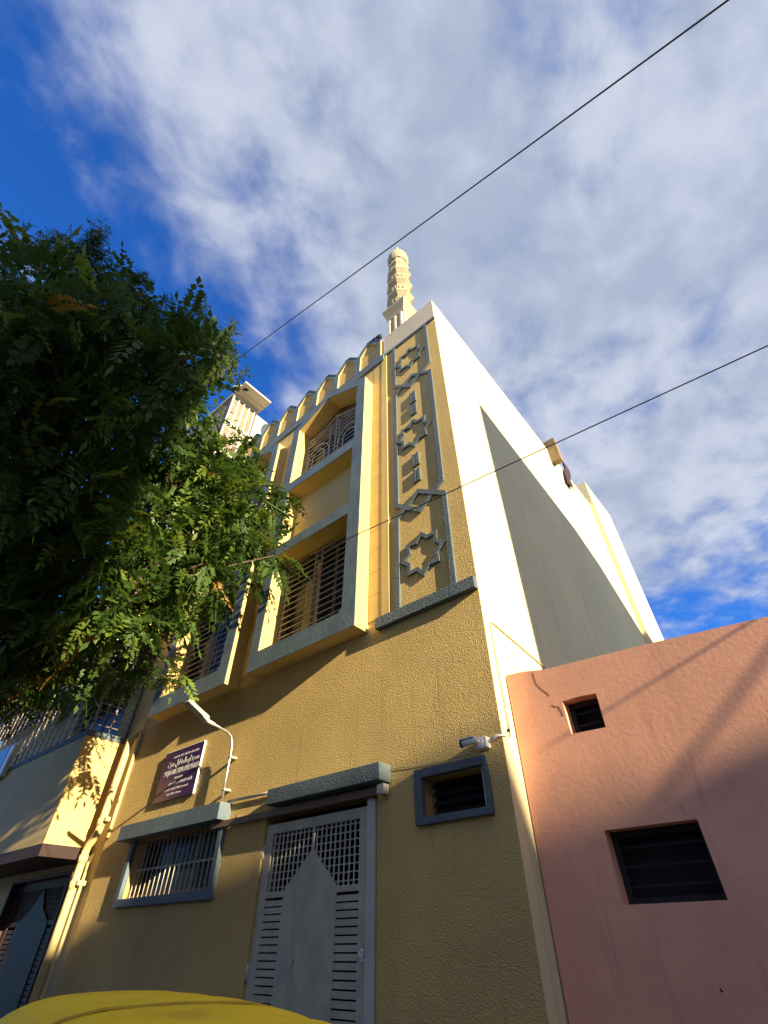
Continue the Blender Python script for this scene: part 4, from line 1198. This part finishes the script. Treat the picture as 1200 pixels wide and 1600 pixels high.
# ---------------------------------------------------------------- security camera
sc_ = thing('security_camera', 'small white bullet camera above the blue framed vent', 'camera')
MB().box(-.235, -.125, -.07, .0, 2.895, 2.985).build('junction_box', 'white_plastic', sc_, .006)
MB().tube([(-.19, -.07, 2.945), (-.19, -.085, 2.945)], .035, 14).build('mount_disc', 'white_plastic', sc_)
MB().tube([(-.19, -.08, 2.945), (-.20, -.115, 2.95)], .014, 8).build('stalk', 'white_plastic', sc_)
MB().tube([(-.185, -.12, 2.955), (-.325, -.135, 2.94)], .028, 14).build('barrel', 'white_plastic', sc_)
MB().box(-.345, -.20, -.168, -.10, 2.968, 2.976).build('sun_hood', 'white_plastic', sc_)
MB().tube([(-.3255, -.135, 2.94), (-.345, -.137, 2.938)], .029, 14).build('lens_ring', 'dark', sc_)
for dz in (0, .018):
    MB().tube([(-.125, -.03, 2.935 + dz), (-.08, -.04, 2.95 + dz), (-.03, -.035, 2.97 + dz * .5), (.01, -.01, 2.975), (.014, .06, 2.985), (.014, .10, 3.02)], .007, 6).build('cable', 'white_plastic', sc_)
MB().box(.0, .022, .10, .122, 3.03, 3.055).build('cable_clip', 'dark', sc_)
MB().tube([(-.33, -.008, 2.90), (-.6, -.008, 2.885), (-1.0, -.008, 2.90), (-1.26, -.008, 2.92)], .003, 5).build('thin_wire', 'jamb', sc_)

# ---------------------------------------------------------------- cloth on the roof edge, ornament in the window
random.seed(5)
cl = MB()
vs, fs = [], []
R_, C_ = 16, 9
for i in range(R_):
    for j in range(C_):
        s_ = i / (R_ - 1)
        w_ = .20 + .20 * math.sin(s_ * 2.2) * (1 - .5 * s_)
        y = 6.42 + (j / (C_ - 1) - .5) * w_ * 1.3 + .06 * math.sin(s_ * 5) - .25 * s_
        z = 11.95 - s_ * 1.15
        x = .05 + .035 * math.sin(j * 1.9 + s_ * 3) + .02 * math.sin(s_ * 9)
        vs.append((x, y, z))
for i in range(R_ - 1):
    for j in range(C_ - 1):
        a_ = i * C_ + j
        fs.append((a_, a_ + 1, a_ + C_ + 1, a_ + C_))
cl.add(vs, fs, True)
co = cl.build('hanging_cloth', 'cloth_purple')
co.modifiers.new('thickness', 'SOLIDIFY').thickness = .012
tag(co, 'crumpled dark purple cloth hanging from the roof edge of the white side wall', 'cloth')
rg = MB()
random.seed(8)
for k in range(7):
    x_, y_ = -1.52 + random.uniform(-.10, .10), .0 + random.uniform(-.03, .05)
    rg.lathe([(.005, 11.80), (.05, 11.84), (.06, 11.90), (.03, 11.96), (.004, 11.99)], (x_, y_), 7, random.random(), True)
tag(rg.build('rag_bundle', 'wire'), 'small dark rag bundle lying on the merlon next to the tower', 'rag')
dl = thing('hanging_ornament', 'small orange ornament hanging on the bars of the nearest lower bay window', 'ornament')
MB().lathe([(.012, 5.86), (.035, 5.89), (.045, 5.94), (.03, 5.985), (.022, 6.0), (.042, 6.03), (.045, 6.07), (.03, 6.105), (.008, 6.12)], (-2.66, .0), 12, 0, True).build('body', 'doll', dl)
for dx in (-.02, .02):
    MB().tube([(-2.66 + dx, 0, 5.87), (-2.66 + dx * 1.5, -.005, 5.79)], .010, 6).build('leg', 'doll', dl)
MB().tube([(-2.66, 0, 6.11), (-2.66, .03, 6.2)], .003, 5).build('string', 'dark', dl)

# ---------------------------------------------------------------- auto rickshaw
rk = thing('auto_rickshaw', 'three wheeled auto rickshaw with a rounded yellow hood, cut by the lower picture edge', 'rickshaw')
rk.location = (-0.22, -2.60, GZ)
rk.rotation_euler = (0, 0, math.radians(-17))
NL, NC = 26, 17
vs, fs = [], []
TOP = 1.725
for i in range(NL):
    s_ = i / (NL - 1)
    x = -1.35 + 2.6 * s_
    e = 1 - abs(2 * s_ - 1) ** 4.0
    topz = TOP - .30 * max(0, (.20 - s_) / .20) ** 2.2 - .26 * max(0, (s_ - .80) / .2) ** 2.0 - .02 * abs(2 * s_ - 1) + .006 * math.sin(s_ * 40)
    hw = .60 - .12 * max(0, (.15 - s_) / .15) ** 2 - .10 * max(0, (s_ - .7) / .3) ** 1.5
    for j in range(NC):
        th = math.pi * j / (NC - 1)
        cx_ = math.cos(th)
        sx_ = math.sin(th)
        y = hw * math.copysign(abs(cx_) ** .55, cx_)
        z = 1.12 + (topz - 1.12) * sx_ ** .55
        vs.append((x, y, z))
for i in range(NL - 1):
    for j in range(NC - 1):
        a_ = i * NC + j
        fs.append((a_, a_ + 1, a_ + NC + 1, a_ + NC))
fs.append(tuple(range(NC)))
fs.append(tuple(reversed([(NL - 1) * NC + j for j in range(NC)])))
hood = MB().add(vs, fs, True).build('hood', 'rickshaw_yellow', rk)
hood.modifiers.new('sub', 'SUBSURF').render_levels = 1
for i in (15,):
    seam = [Vector(vs[i * NC + j]) * 1.0 + Vector((0, 0, .003)) for j in range(1, NC - 1)]
    MB().tube(seam, .006, 5).build('hood_seam', 'rickshaw_seam', rk)
MB().tube([(-1.33, .56, 1.12), (1.2, .5, 1.12)], .02, 8).build('hood_rail', 'dark', rk)
MB().tube([(-1.33, -.56, 1.12), (1.2, -.5, 1.12)], .02, 8).build('hood_rail', 'dark', rk)
for x, y in ((-1.25, .52), (-1.25, -.52), (.1, .56), (.1, -.56), (1.15, .42), (1.15, -.42)):
    MB().tube([(x, y, .62), (x, y * .98, 1.13)], .018, 8).build('pillar', 'dark', rk)
body = [(-1.35, .22), (.2, .2), (.35, .28), (.8, .28), (1.05, .42), (1.28, .5), (1.25, .85), (1.1, .95), (.75, .45), (.3, .38), (.2, .62), (-1.35, .66)]
MB().slab(body, [], -.55, .55).build('body', 'rickshaw_green', rk, .03)
MB().box(-1.2, -.55, -.48, .48, .60, .72).build('seat', 'maroon', rk, .03)
MB().box(-1.28, -1.16, -.48, .48, .72, 1.05).build('backrest', 'maroon', rk, .03)
for x, y in ((-.85, .52), (-.85, -.52), (1.05, 0)):
    w_ = MB().tube([(x, y - .05, .21), (x, y + .05, .21)], .20, 20).build('wheel', 'rubber', rk)
    MB().tube([(x, y - .056, .21), (x, y + .056, .21)], .11, 16).build('rim', 'steel', w_)
MB().box(1.14, 1.15, -.42, .42, .9, 1.2).build('windscreen', 'glass', rk)
MB().lathe([(.02, .60), (.075, .62), (.08, .68), (.02, .70)], (1.27, 0), 14).build('headlight', 'white_plastic', rk)
